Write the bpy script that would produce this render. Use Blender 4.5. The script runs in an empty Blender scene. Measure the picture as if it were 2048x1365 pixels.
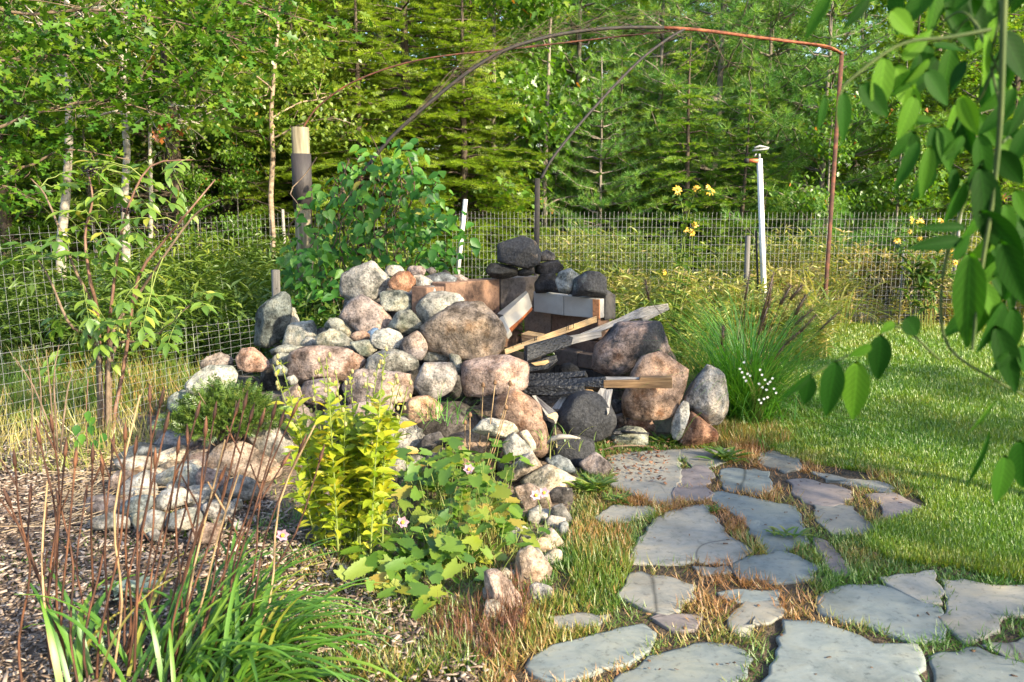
import bpy, bmesh, math, random
import numpy as np
from mathutils import Vector, Matrix
R_ = math.radians
rng = np.random.default_rng(7)
random.seed(7)
scene = bpy.context.scene
C = scene.collection

# ------------------------------------------------------------------ camera
CAMH, PITCH, FPX = 1.5, R_(10.8), 1593.0
cam_d = bpy.data.cameras.new('camera')
cam = bpy.data.objects.new('camera', cam_d); C.objects.link(cam)
cam.location = (0, 0, CAMH); cam.rotation_euler = (math.pi/2 - PITCH, 0, 0)
cam_d.lens = 28.0; cam_d.sensor_width = 36.0; cam_d.clip_start = 0.05; cam_d.clip_end = 400
cam_d.dof.use_dof = True; cam_d.dof.focus_distance = 5.0; cam_d.dof.aperture_fstop = 5.0
scene.camera = cam
# ------------------------------------------------------------------ sky and sun
SUN_EL, SUN_AZ = R_(27), R_(-38)         # azimuth measured from +x towards +y; the sun stands to the right, a little behind the camera
sun_dir = Vector((math.cos(SUN_EL)*math.cos(SUN_AZ), math.cos(SUN_EL)*math.sin(SUN_AZ), math.sin(SUN_EL)))
world = bpy.data.worlds.new('World'); scene.world = world; world.use_nodes = True
wn = world.node_tree; wn.nodes.clear()
sky = wn.nodes.new('ShaderNodeTexSky'); sky.sky_type = 'NISHITA'; sky.sun_disc = False
sky.sun_elevation = SUN_EL
sky.sun_rotation = math.pi/2 - SUN_AZ
sky.air_density = 1.0; sky.dust_density = 1.5; sky.ozone_density = 1.0
bg = wn.nodes.new('ShaderNodeBackground'); bg.inputs[1].default_value = 0.15
wo = wn.nodes.new('ShaderNodeOutputWorld')
wn.links.new(sky.outputs[0], bg.inputs[0]); wn.links.new(bg.outputs[0], wo.inputs[0])
sl = bpy.data.lights.new('sun', 'SUN'); sl.energy = 4.4; sl.angle = R_(1.0); sl.color = (1.0, 0.84, 0.57)
so = bpy.data.objects.new('sun', sl); C.objects.link(so)
so.rotation_euler = (-sun_dir).to_track_quat('-Z', 'Y').to_euler(); so.location = (20, -8, 15)
vs = scene.view_settings
vs.view_transform = 'Standard'; vs.look = 'None'; vs.gamma = 1.0; vs.use_curve_mapping = False
vs.exposure = 1.72
scene.render.engine = 'CYCLES'
cy = scene.cycles
cy.max_bounces = 7; cy.diffuse_bounces = 4; cy.transmission_bounces = 4; cy.glossy_bounces = 2; cy.transparent_max_bounces = 4
cy.use_denoising = True; cy.caustics_reflective = False; cy.caustics_refractive = False

# ------------------------------------------------------------------ photograph pixels -> points (a pixel gives a direction only)
cp, sp = math.cos(PITCH), math.sin(PITCH)
def ray(px, py):
    u = (px-1024)/FPX; v = (682.5-py)/FPX
    return np.array([u, cp + v*sp, -sp + v*cp])
def P(px, py, Y):
    d = ray(px, py); t = Y/d[1]
    return np.array([0, 0, CAMH]) + d*t
def gp(px, py, z=0.0):
    d = ray(px, py); t = (z-CAMH)/d[2]
    return np.array([0, 0, CAMH]) + d*t

# ------------------------------------------------------------------ helpers: properties, things, meshes
def tag(o, label=None, cat=None, group=None, kind=None):
    if label: o['label'] = label
    if cat: o['category'] = cat
    if group: o['group'] = group
    if kind: o['kind'] = kind
    return o
def thing(name, label, cat, loc=(0, 0, 0), group=None):
    o = bpy.data.objects.new(name, None); C.objects.link(o); o.location = tuple(float(q) for q in loc)
    o.empty_display_size = 0.1
    return tag(o, label, cat, group)
def make_mesh(name, V, F, mat=None, a=None, smooth=False):
    V = np.ascontiguousarray(V, dtype=np.float32); F = np.ascontiguousarray(F, dtype=np.int32)
    me = bpy.data.meshes.new(name)
    nf, k = F.shape
    me.vertices.add(len(V)); me.vertices.foreach_set('co', V.ravel())
    me.loops.add(nf*k); me.loops.foreach_set('vertex_index', F.ravel())
    me.polygons.add(nf); me.polygons.foreach_set('loop_start', np.arange(0, nf*k, k, dtype=np.int32))
    if smooth: me.polygons.foreach_set('use_smooth', np.ones(nf, dtype=bool))
    if a is not None:
        at = me.attributes.new('v', 'FLOAT', 'POINT'); at.data.foreach_set('value', np.ascontiguousarray(a, dtype=np.float32))
    if mat: me.materials.append(mat)
    me.update(calc_edges=True); me.validate()
    return me
def wloc(o):
    v = np.array(o.location)
    while o.parent: o = o.parent; v = v+np.array(o.location)
    return v
class G:
    """collects triangles for one mesh"""
    def __init__(s): s.V, s.F, s.A, s.n = [], [], [], 0
    def add(s, V, F, a=0.5):
        V = np.asarray(V, float).reshape(-1, 3); F = np.asarray(F, int)
        if F.shape[1] == 4: F = np.vstack([F[:, [0, 1, 2]], F[:, [0, 2, 3]]])
        s.V.append(V); s.F.append(F + s.n); s.A.append(np.broadcast_to(np.asarray(a, float), (len(V),))); s.n += len(V)
    def tube(s, pts, rad, sides=5, a=0.5, cap=True):
        pts = np.asarray(pts, float); n = len(pts); rad = np.broadcast_to(np.asarray(rad, float), (n,))
        t = np.gradient(pts, axis=0); t /= np.linalg.norm(t, axis=1)[:, None] + 1e-12
        ref = np.array([0, 0, 1.0]) if abs(t[:, 2]).mean() < 0.8 else np.array([1.0, 0, 0])
        b = np.cross(t, ref); b /= np.linalg.norm(b, axis=1)[:, None] + 1e-12; c = np.cross(t, b)
        ang = np.linspace(0, 2*np.pi, sides, endpoint=False)
        V = pts[:, None] + rad[:, None, None]*(b[:, None]*np.cos(ang)[None, :, None] + c[:, None]*np.sin(ang)[None, :, None])
        i = np.arange(n-1)[:, None]*sides; j = np.arange(sides)[None]; j2 = (j+1) % sides
        F = np.stack([i+j, i+j2, i+sides+j2, i+sides+j], -1).reshape(-1, 4)
        V = V.reshape(-1, 3)
        F = np.vstack([F[:, [0, 1, 2]], F[:, [0, 2, 3]]])
        if cap:
            k = len(V); V = np.vstack([V, pts[0], pts[-1]]); jj = np.arange(sides); e = (n-1)*sides
            F = np.vstack([F, np.stack([np.full(sides, k), (jj+1) % sides, jj], 1), np.stack([np.full(sides, k+1), e+jj, e+(jj+1) % sides], 1)])
        s.add(V, F, a)
    def inst(s, tm, pos, d, nrm, L, W=None, a=0.5):
        """many copies of a template: x along d, z roughly along nrm"""
        TV, TF = tm; pos = np.atleast_2d(pos); N = len(pos)
        d = np.broadcast_to(np.asarray(d, float), (N, 3)); nrm = np.broadcast_to(np.asarray(nrm, float), (N, 3))
        d = d/(np.linalg.norm(d, axis=1)[:, None]+1e-9)
        y = np.cross(nrm, d); ly = np.linalg.norm(y, axis=1)
        bad = ly < 1e-4; y = np.where(bad[:, None], np.cross(d, [0.37, 0.59, 0.71]), y)
        y /= np.linalg.norm(y, axis=1)[:, None]+1e-9; z = np.cross(d, y)
        L = np.broadcast_to(np.asarray(L, float), (N,)); W = L if W is None else np.broadcast_to(np.asarray(W, float), (N,))
        V = pos[:, None] + (TV[None, :, 0:1]*L[:, None, None])*d[:, None] + (TV[None, :, 1:2]*W[:, None, None])*y[:, None] + (TV[None, :, 2:3]*L[:, None, None])*z[:, None]
        F = TF[None] + (np.arange(N)*len(TV))[:, None, None]
        A = np.repeat(np.broadcast_to(np.asarray(a, float), (N,)), len(TV))
        s.add(V.reshape(-1, 3), F.reshape(-1, 3), A)
    def obj(s, name, mat, parent=None, smooth=False, origin=None, kind=None):
        V = np.vstack(s.V); F = np.vstack(s.F); A = np.concatenate(s.A)
        base = wloc(parent) if parent else np.zeros(3)
        o0 = base if origin is None else np.asarray(origin, float)
        o = bpy.data.objects.new(name, make_mesh(name, V-o0, F, mat, A, smooth)); C.objects.link(o)
        if parent: o.parent = parent
        o.location = tuple(o0-base if parent else o0)
        if kind: o['kind'] = kind
        return o
def leaf_objects(parent, tmesh, frames, name='leaf', maxn=290, rest=None):
    """frames: (pos, dir, normal, L, W); the largest maxn become objects that share mesh data, the rest one part"""
    base = Vector(wloc(parent))
    frames = sorted(frames, key=lambda f: -f[3]/max(0.3, float(np.linalg.norm(np.asarray(f[0])-[0, 0, 1.5]))))
    for (pos, d, n, L, W) in frames[:maxn]:
        d = Vector(d).normalized(); y = Vector(n).cross(d)
        if y.length < 1e-4: y = d.orthogonal()
        y.normalize(); z = d.cross(y)
        m = Matrix.Identity(4)
        for r in range(3):
            m[r][0] = d[r]*L; m[r][1] = y[r]*W; m[r][2] = z[r]*L; m[r][3] = pos[r]-base[r]
        o = bpy.data.objects.new(name, tmesh); C.objects.link(o); o.parent = parent; o.matrix_local = m
    rem = frames[maxn:]
    if rem and rest:
        g = G()
        g.inst(rest[0], np.array([f[0] for f in rem]), np.array([f[1] for f in rem]), np.array([f[2] for f in rem]), np.array([f[3] for f in rem]), np.array([f[4] for f in rem]), rng.random(len(rem)))
        g.obj('small_leaves', rest[1], parent, kind='stuff')
def copy_tree(o, parent=None):
    c = o.copy(); C.objects.link(c)
    c.parent = parent
    for ch in list(o.children): copy_tree(ch, c)
    return c
# value noise
_h = np.random.default_rng(99).random(4096)
def vnoise(p, seed=0):
    p = np.asarray(p, float) + seed*17.13
    i = np.floor(p).astype(np.int64); f = p-i; f = f*f*(3-2*f); out = 0
    for dx in (0, 1):
        for dy in (0, 1):
            for dz in (0, 1):
                h = _h[((i[..., 0]+dx)*73856093 ^ (i[..., 1]+dy)*19349663 ^ (i[..., 2]+dz)*83492791) & 4095]
                w = (f[..., 0] if dx else 1-f[..., 0])*(f[..., 1] if dy else 1-f[..., 1])*(f[..., 2] if dz else 1-f[..., 2])
                out = out + h*w
    return out
def fbm(p, seed=0, octv=3):
    p = np.asarray(p, float); s = 0; a = .5
    for k in range(octv): s = s + a*(vnoise(p*2**k, seed+k)-.5)*2; a *= .5
    return s
def inpoly(pts, poly):
    pts = np.asarray(pts); poly = np.asarray(poly); x, y = pts[:, 0], pts[:, 1]; c = np.zeros(len(pts), bool); n = len(poly)
    for i in range(n):
        x1, y1 = poly[i][:2]; x2, y2 = poly[i-1][:2]
        m = ((y1 > y) != (y2 > y)); xs = (x2-x1)*(y-y1)/((y2-y1) if y2 != y1 else 1e-9)+x1
        c ^= m & (x < xs)
    return c
def unit(v):
    v = np.asarray(v, float); return v/(np.linalg.norm(v, axis=-1, keepdims=True)+1e-9)
def rand_unit(n):
    return unit(rng.normal(size=(n, 3)))

# ------------------------------------------------------------------ leaf templates: (vertices, triangles)
def TM(v, f): return (np.array(v, float), np.array(f, int))
T_BLADE = TM([(0, -.5, 0), (0, .5, 0), (.55, -.38, .04), (.55, .38, .04), (1, 0, -.06)], [(0, 1, 3), (0, 3, 2), (2, 3, 4)])
T_TRI = TM([(0, -.5, 0), (0, .5, 0), (1, 0, 0)], [(0, 1, 2)])
T_DIA = TM([(0, 0, 0), (.42, .5, .07), (1, 0, -.05), (.42, -.5, .07)], [(0, 2, 1), (0, 3, 2)])
T_LANCE = TM([(0, 0, 0), (.13, .2, .02), (.13, -.2, .02), (.35, .48, .06), (.35, 0, 0), (.35, -.48, .06), (.68, .36, .03), (.68, 0, -.03), (.68, -.36, .03), (1, 0, -.12), (.13, 0, 0)],
             [(0, 10, 1), (0, 2, 10), (1, 10, 4), (1, 4, 3), (10, 2, 5), (10, 5, 4), (3, 4, 7), (3, 7, 6), (4, 5, 8), (4, 8, 7), (6, 7, 9), (7, 8, 9)])
def fan(outline, zf=0.05, mid=(.45, 0, -.02)):
    o = [(x, y, zf*abs(y)*2 - .1*x*x) for x, y in outline]; n = len(o)
    return TM(o+[mid], [(n, i, (i+1) % n) for i in range(n)])
T_OAK = fan([(-.12, .01), (.05, .05), (.16, .22), (.22, .08), (.36, .14), (.46, .42), (.52, .34), (.56, .12), (.68, .16), (.80, .30), (.82, .12), (1.0, .0),
             (.82, -.12), (.80, -.30), (.68, -.16), (.56, -.12), (.52, -.34), (.46, -.42), (.36, -.14), (.22, -.08), (.16, -.22), (.05, -.05), (-.12, -.01)])
T_MAPLE = fan([(-.2, .01), (0, .06), (-.08, .30), (.10, .26), (.2, .55), (.34, .40), (.42, .22), (.62, .34), (.66, .18), (1, 0), (.66, -.18), (.62, -.34), (.42, -.22), (.34, -.40), (.2, -.55), (.10, -.26), (-.08, -.30), (0, -.06), (-.2, -.01)], mid=(.25, 0, -.02))
def _anem(n=34):
    o = []
    for i in range(n):
        th = -math.pi+2*math.pi*(i+.5)/n; a = abs(th); r = .30+.26*max(0, math.cos(a*2.35))**.7*(1-.12*a)+.10*max(0, math.cos(a))
        r *= (1.0 if i % 2 else .86)*(1 if a < 2.75 else .5); o.append((.28+r*math.cos(th)*1.05, r*math.sin(th)*1.05))
    return fan(o, mid=(.28, 0, -.03))
T_ANEM = _anem()
T_HEART = TM([(0, 0, 0), (.12, .34, .05), (.12, -.34, .05), (.36, .5, .07), (.36, 0, -.01), (.36, -.5, .07), (.7, .3, .02), (.7, -.3, .02), (1, 0, -.12)],
             [(0, 4, 1), (1, 4, 3), (0, 2, 4), (2, 5, 4), (3, 4, 6), (4, 8, 6), (4, 5, 7), (4, 7, 8)])
def _sprig():
    v, f = [], []
    for k, x in enumerate((0.02, .2, .38, .56, .74)):
        l = .30*(1-.25*x)
        for sy in (1, -1):
            b = len(v); v += [(x-.045, 0, 0), (x+.055, 0, .01), (x+.17, sy*l, .05)]; f.append((b, b+1, b+2))
        b = len(v); v += [(x, -.05, .0), (x, .05, .0), (x+.16, 0, .2)]; f.append((b, b+1, b+2))
    b = len(v); v += [(.74, -.08, 0), (.74, .08, 0), (1.05, 0, .02)]; f.append((b, b+1, b+2))
    return TM(v, f)
T_SPRIG = _sprig()
def _tuft(n=22, w=.055, seed=3):
    r = np.random.default_rng(seed); v, f = [], []
    for k in range(n):
        th = r.random()*2*np.pi; ph = np.sqrt(r.random())*1.25; d = np.array([np.cos(ph), np.sin(ph)*np.cos(th), np.sin(ph)*np.sin(th)])
        s = unit(np.cross(d, r.normal(size=3)))*w*.5; b = len(v); l = .8+.3*r.random()
        v += [tuple(-s), tuple(s), tuple(d*l)]; f.append((b, b+1, b+2))
    return TM(v, f)
T_TUFT = _tuft()

# ------------------------------------------------------------------ materials
def new_mat(name):
    m = bpy.data.materials.new(name); m.use_nodes = True; m.node_tree.nodes.clear()
    return m, m.node_tree.nodes, m.node_tree.links
def ramp(N, stops):
    r = N.new('ShaderNodeValToRGB'); e = r.color_ramp.elements
    while len(e) > 1: e.remove(e[-1])
    e[0].position = stops[0][0]; e[0].color = (*stops[0][1], 1)
    for p, c in stops[1:]:
        q = e.new(p); q.color = (*c, 1)
    return r
def leaf_mat(name, stops, trans=.42, gloss=.05, rough=.45, src='v', tint=(1.15, 1.25, .55)):
    """foliage: colours along the stops by leaf, light shines through the blade"""
    m, N, L = new_mat(name)
    if src == 'v':
        at = N.new('ShaderNodeAttribute'); at.attribute_name = 'v'; f = at.outputs['Fac']
    else:
        oi = N.new('ShaderNodeObjectInfo'); f = oi.outputs['Random']
    r = ramp(N, stops); L.new(f, r.inputs[0])
    d = N.new('ShaderNodeBsdfDiffuse'); t = N.new('ShaderNodeBsdfTranslucent'); g = N.new('ShaderNodeBsdfGlossy'); g.inputs['Roughness'].default_value = rough
    mx = N.new('ShaderNodeMix'); mx.data_type = 'RGBA'; mx.blend_type = 'MULTIPLY'; mx.inputs[0].default_value = 1
    L.new(r.outputs[0], mx.inputs[6]); mx.inputs[7].default_value = (*tint, 1)
    L.new(r.outputs[0], d.inputs[0]); L.new(mx.outputs[2], t.inputs[0])
    a = N.new('ShaderNodeMixShader'); a.inputs[0].default_value = trans; L.new(d.outputs[0], a.inputs[1]); L.new(t.outputs[0], a.inputs[2])
    b = N.new('ShaderNodeMixShader'); b.inputs[0].default_value = gloss; L.new(a.outputs[0], b.inputs[1]); L.new(g.outputs[0], b.inputs[2])
    g.inputs[0].default_value = (.9, .95, 1, 1)
    o = N.new('ShaderNodeOutputMaterial'); L.new(b.outputs[0], o.inputs[0])
    return m
def surf_mat(name, stops, scale=8, detail=6, rough=.85, bump=.3, bscale=40, bdist=.01, stretch=(1, 1, 1), objcol=False, spec=.3, dist=0, coord='Object', stain=None, crack=0.0):
    m, N, L = new_mat(name)
    tc = N.new('ShaderNodeTexCoord'); mp = N.new('ShaderNodeMapping'); mp.inputs['Scale'].default_value = stretch; L.new(tc.outputs[coord], mp.inputs[0])
    n = N.new('ShaderNodeTexNoise'); n.inputs['Scale'].default_value = scale; n.inputs['Detail'].default_value = detail; n.inputs['Roughness'].default_value = .62; n.inputs['Distortion'].default_value = dist
    L.new(mp.outputs[0], n.inputs[0])
    r = ramp(N, stops); L.new(n.outputs[0], r.inputs[0])
    b = N.new('ShaderNodeBsdfPrincipled'); b.inputs['Roughness'].default_value = rough; b.inputs['Specular IOR Level'].default_value = spec
    col = r.outputs[0]
    if objcol:
        oi = N.new('ShaderNodeObjectInfo'); mx = N.new('ShaderNodeMix'); mx.data_type = 'RGBA'; mx.blend_type = 'MULTIPLY'; mx.inputs[0].default_value = 1
        L.new(r.outputs[0], mx.inputs[6]); L.new(oi.outputs['Color'], mx.inputs[7]); col = mx.outputs[2]
    def times(c, f):
        q = N.new('ShaderNodeMix'); q.data_type = 'RGBA'; q.blend_type = 'MULTIPLY'; q.inputs[0].default_value = 1; L.new(c, q.inputs[6]); L.new(f, q.inputs[7]); return q.outputs[2]
    oi2 = N.new('ShaderNodeObjectInfo'); sh = N.new('ShaderNodeVectorMath'); sh.operation = 'MULTIPLY_ADD'; L.new(oi2.outputs['Random'], sh.inputs[0]); sh.inputs[1].default_value = (13, 29, 7); L.new(tc.outputs[coord], sh.inputs[2])
    if stain:
        for (sc_, st_) in stain:
            ns = N.new('ShaderNodeTexNoise'); ns.inputs['Scale'].default_value = sc_; ns.inputs['Detail'].default_value = 8; ns.inputs['Roughness'].default_value = .7; L.new(sh.outputs[0], ns.inputs[0])
            rs_ = ramp(N, st_); L.new(ns.outputs[0], rs_.inputs[0]); col = times(col, rs_.outputs[0])
    ck = None
    if crack:
        nc = N.new('ShaderNodeTexNoise'); nc.inputs['Scale'].default_value = 1.1; nc.inputs['Detail'].default_value = 1.2; nc.inputs['Roughness'].default_value = .5; L.new(sh.outputs[0], nc.inputs[0])
        m1 = N.new('ShaderNodeMath'); m1.operation = 'PINGPONG'; m1.inputs[1].default_value = .22; L.new(nc.outputs[0], m1.inputs[0])
        rc = ramp(N, [(0, (crack,)*3), (.004, (.92,)*3), (.02, (1, 1, 1))]); L.new(m1.outputs[0], rc.inputs[0]); col = times(col, rc.outputs[0]); ck = m1.outputs[0]
    L.new(col, b.inputs['Base Color'])
    if bump:
        n2 = N.new('ShaderNodeTexNoise'); n2.inputs['Scale'].default_value = bscale; n2.inputs['Detail'].default_value = 6; L.new(mp.outputs[0], n2.inputs[0])
        bp = N.new('ShaderNodeBump'); bp.inputs['Strength'].default_value = bump; bp.inputs['Distance'].default_value = bdist
        if ck:
            q = N.new('ShaderNodeMath'); q.operation = 'MULTIPLY_ADD'; L.new(ck, q.inputs[0]); q.inputs[1].default_value = 3.0; L.new(n2.outputs[0], q.inputs[2]); L.new(q.outputs[0], bp.inputs['Height'])
        else: L.new(n2.outputs[0], bp.inputs['Height'])
        L.new(bp.outputs[0], b.inputs['Normal'])
    o = N.new('ShaderNodeOutputMaterial'); L.new(b.outputs[0], o.inputs[0])
    return m
def granite_mat():
    """base colour from the stone itself (object colour); alpha of the object colour = how much soot has settled on it"""
    m, N, L = new_mat('granite')
    tc = N.new('ShaderNodeTexCoord'); oi = N.new('ShaderNodeObjectInfo')
    ad = N.new('ShaderNodeVectorMath'); ad.operation = 'MULTIPLY_ADD'
    L.new(oi.outputs['Random'], ad.inputs[0]); ad.inputs[1].default_value = (31, 17, 23); L.new(tc.outputs['Object'], ad.inputs[2])
    co = ad.outputs[0]
    def noise(s, d=5, rgh=.6):
        n = N.new('ShaderNodeTexNoise'); n.inputs['Scale'].default_value = s; n.inputs['Detail'].default_value = d; n.inputs['Roughness'].default_value = rgh; L.new(co, n.inputs[0]); return n.outputs[0]
    def mul(a, b, f=1.0, mode='MULTIPLY'):
        mx = N.new('ShaderNodeMix'); mx.data_type = 'RGBA'; mx.blend_type = mode; mx.clamp_factor = True
        if isinstance(f, float): mx.inputs[0].default_value = f
        else: L.new(f, mx.inputs[0])
        for s, q in ((6, a), (7, b)):
            if isinstance(q, tuple): mx.inputs[s].default_value = (*q, 1)
            else: L.new(q, mx.inputs[s])
        return mx.outputs[2]
    def rr(src, stops): r = ramp(N, stops); L.new(src, r.inputs[0]); return r.outputs[0]
    big = rr(noise(6.5, 5), [(.3, (.5, .48, .47)), (.5, (1, 1, 1)), (.68, (1.35, 1.18, 1.0))])
    col = mul(oi.outputs['Color'], big)
    blot = rr(noise(11, 6, .7), [(.42, (0, 0, 0)), (.62, (1, 1, 1))])
    col = mul(col, mul(col, (.80, .92, 1.0)), blot)
    vo = N.new('ShaderNodeTexVoronoi'); vo.inputs['Scale'].default_value = 160; L.new(co, vo.inputs[0])
    sp1 = rr(noise(85, 4, .75), [(.34, (.30, .28, .28)), (.46, (.95, .95, .95)), (.58, (1.05, 1.05, 1.05)), (.70, (1.7, 1.65, 1.6))])
    col = mul(col, sp1)
    crk = rr(noise(17, 9, .78), [(.36, (.38, .35, .33)), (.46, (1, 1, 1)), (.6, (1, 1, 1)), (.68, (1.3, 1.25, 1.2))]); col = mul(col, crk, .85)
    lich = rr(noise(19, 4, .7), [(.66, (0, 0, 0)), (.72, (1, 1, 1))]); col = mul(col, (.42, .42, .36), mul(lich, (.5, .5, .5)), 'MIX')
    # soot: patches with their own outline
    so = N.new('ShaderNodeMath'); so.operation = 'ADD'; L.new(noise(4.5, 7, .65), so.inputs[0])
    al = N.new('ShaderNodeMath'); al.operation = 'MULTIPLY_ADD'; L.new(oi.outputs['Alpha'], al.inputs[0]); al.inputs[1].default_value = 1.0; al.inputs[2].default_value = -1.0
    L.new(al.outputs[0], so.inputs[1])
    sm = rr(so.outputs[0], [(.0, (0, 0, 0)), (.10, (1, 1, 1))])
    col = mul(col, rr(noise(60, 4), [(.3, (.012, .013, .016)), (.7, (.05, .052, .06))]), sm, 'MIX')
    b = N.new('ShaderNodeBsdfPrincipled'); b.inputs['Roughness'].default_value = .82; b.inputs['Specular IOR Level'].default_value = .35
    L.new(col, b.inputs['Base Color'])
    h = N.new('ShaderNodeMath'); h.operation = 'ADD'; L.new(noise(55, 7, .72), h.inputs[0]); L.new(noise(14, 5), h.inputs[1])
    bp = N.new('ShaderNodeBump'); bp.inputs['Strength'].default_value = .8; bp.inputs['Distance'].default_value = .02; L.new(h.outputs[0], bp.inputs['Height']); L.new(bp.outputs[0], b.inputs['Normal'])
    o = N.new('ShaderNodeOutputMaterial'); L.new(b.outputs[0], o.inputs[0])
    return m
M = {}
M['granite'] = granite_mat()
M['slate'] = surf_mat('slate', [(.25, (.55, .57, .6)), (.42, (.85, .88, .9)), (.5, (1, 1, 1)), (.6, (1.0, .97, .92)), (.75, (1.3, 1.2, 1.1))], scale=4.5, detail=9, rough=.66, bump=.35, bscale=9, bdist=.012, stretch=(1, 2.0, 1), objcol=True, dist=1.2, spec=.3, crack=.35, stain=[(2.2, [(.35, (.72, .70, .66)), (.5, (1, 1, 1)), (.66, (1.25, 1.16, 1.02))]), (38, [(.33, (.6, .6, .6)), (.45, (1, 1, 1)), (.62, (1, 1, 1)), (.72, (1.35, 1.35, 1.3))])])
M['soil'] = surf_mat('soil', [(.3, (.035, .026, .018)), (.55, (.085, .062, .042)), (.75, (.15, .115, .08))], scale=14, detail=9, bump=1, bscale=60, bdist=.03)
M['forest_floor'] = surf_mat('forest_floor', [(.3, (.02, .022, .01)), (.55, (.06, .055, .025)), (.75, (.12, .09, .045))], scale=6, detail=9, bump=1, bscale=30, bdist=.04)
M['lawn'] = surf_mat('lawn_soil', [(.3, (.05, .055, .018)), (.55, (.085, .095, .03)), (.75, (.15, .13, .05))], scale=6, detail=9, bump=1, bscale=90, bdist=.02)
M['block'] = surf_mat('fired_block', [(.25, (.62, .6, .6)), (.5, (.95, .95, .95)), (.7, (1.2, 1.12, 1.02))], scale=7, detail=7, rough=.9, bump=.5, bscale=50, bdist=.006, objcol=True, stain=[(3.0, [(.36, (.22, .22, .24)), (.5, (.9, .9, .9)), (.7, (1.15, 1.1, 1.05))]), (40, [(.35, (.6, .58, .56)), (.5, (1, 1, 1))])])
M['tile'] = surf_mat('clay_tile', [(.3, (.8, .78, .76)), (.55, (1, 1, 1)), (.75, (1.08, 1.06, 1.0))], scale=4, rough=.6, bump=.12, bscale=60, bdist=.003, objcol=True)
M['wood_new'] = surf_mat('new_lumber', [(.3, (.36, .21, .09)), (.5, (.55, .36, .17)), (.7, (.66, .47, .25))], scale=9, rough=.7, bump=.25, bscale=20, bdist=.003, stretch=(1, 12, 12))
M['wood_grey'] = surf_mat('weathered_wood', [(.28, (.09, .085, .08)), (.5, (.24, .225, .21)), (.72, (.38, .36, .33))], scale=6, detail=8, rough=.85, bump=.8, bscale=14, bdist=.006, stretch=(1, 14, 14))
M['wood_brown'] = surf_mat('stained_wood', [(.28, (.06, .035, .02)), (.5, (.17, .105, .055)), (.72, (.3, .2, .11))], scale=6, detail=8, rough=.8, bump=.5, bscale=14, bdist=.005, stretch=(1, 14, 14))
M['char'] = surf_mat('charcoal', [(.3, (.008, .009, .011)), (.6, (.022, .024, .03)), (.8, (.06, .065, .075))], scale=30, detail=6, rough=.42, bump=1, bscale=45, bdist=.02, stretch=(1, 1.6, 1.6), spec=.6)
M['wood_dark'] = surf_mat('dark_wood', [(.28, (.05, .048, .046)), (.5, (.12, .115, .11)), (.72, (.2, .19, .18))], scale=6, detail=8, rough=.85, bump=.6, bscale=14, bdist=.006, stretch=(4, 4, .3))
M['birchtan'] = surf_mat('tan_birch_bark', [(.3, (.07, .05, .035)), (.45, (.2, .15, .105)), (.65, (.34, .265, .2))], scale=7, detail=6, rough=.8, bump=.5, bscale=12, bdist=.01, stretch=(1, 1, 2.2))
M['bark'] = surf_mat('bark', [(.3, (.035, .026, .02)), (.55, (.10, .078, .06)), (.75, (.2, .165, .13))], scale=12, detail=8, rough=.95, bump=1, bscale=22, bdist=.02, stretch=(1, 1, .25))
M['birch'] = surf_mat('birch_bark', [(.3, (.06, .05, .045)), (.42, (.26, .23, .195)), (.6, (.42, .385, .33)), (.75, (.55, .51, .45))], scale=7, detail=6, rough=.8, bump=.5, bscale=12, bdist=.01, stretch=(1, 1, 2.6))
M['greybark'] = surf_mat('grey_bark', [(.3, (.07, .06, .05)), (.55, (.22, .19, .16)), (.75, (.34, .3, .26))], scale=9, detail=8, rough=.95, bump=.8, bscale=22, bdist=.02, stretch=(1, 1, .5))
M['twig'] = surf_mat('twig', [(.3, (.07, .05, .035)), (.6, (.17, .125, .09)), (.8, (.26, .2, .15))], scale=20, rough=.9, bump=.3)
M['rust'] = surf_mat('rusted_steel', [(.3, (.05, .018, .012)), (.5, (.17, .055, .028)), (.7, (.36, .12, .05))], scale=18, detail=8, rough=.8, bump=.4, bscale=80, bdist=.002)
M['rustdark'] = surf_mat('old_rust', [(.3, (.03, .016, .013)), (.5, (.075, .032, .022)), (.7, (.17, .06, .03))], scale=14, detail=8, rough=.8, bump=.4, bscale=80, bdist=.002)
M['darkmetal'] = surf_mat('dark_steel', [(.3, (.012, .012, .013)), (.6, (.028, .025, .024)), (.8, (.09, .04, .028))], scale=18, detail=8, rough=.7, bump=.4, bscale=80, bdist=.002)
M['galv'] = surf_mat('galvanised_wire', [(.3, (.17, .18, .19)), (.7, (.30, .31, .32))], scale=10, rough=.55, bump=0, spec=.6)
M['whitewood'] = surf_mat('white_painted_wood', [(.3, (.55, .52, .5)), (.5, (.78, .76, .73)), (.7, (.86, .84, .82))], scale=9, rough=.7, bump=.2, stretch=(1, 1, .2))
M['mulch'] = surf_mat('mulch', [(.3, (.05, .038, .03)), (.5, (.14, .105, .08)), (.7, (.27, .215, .17))], scale=30, detail=8, rough=.95, bump=1, bscale=50, bdist=.03)
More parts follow.
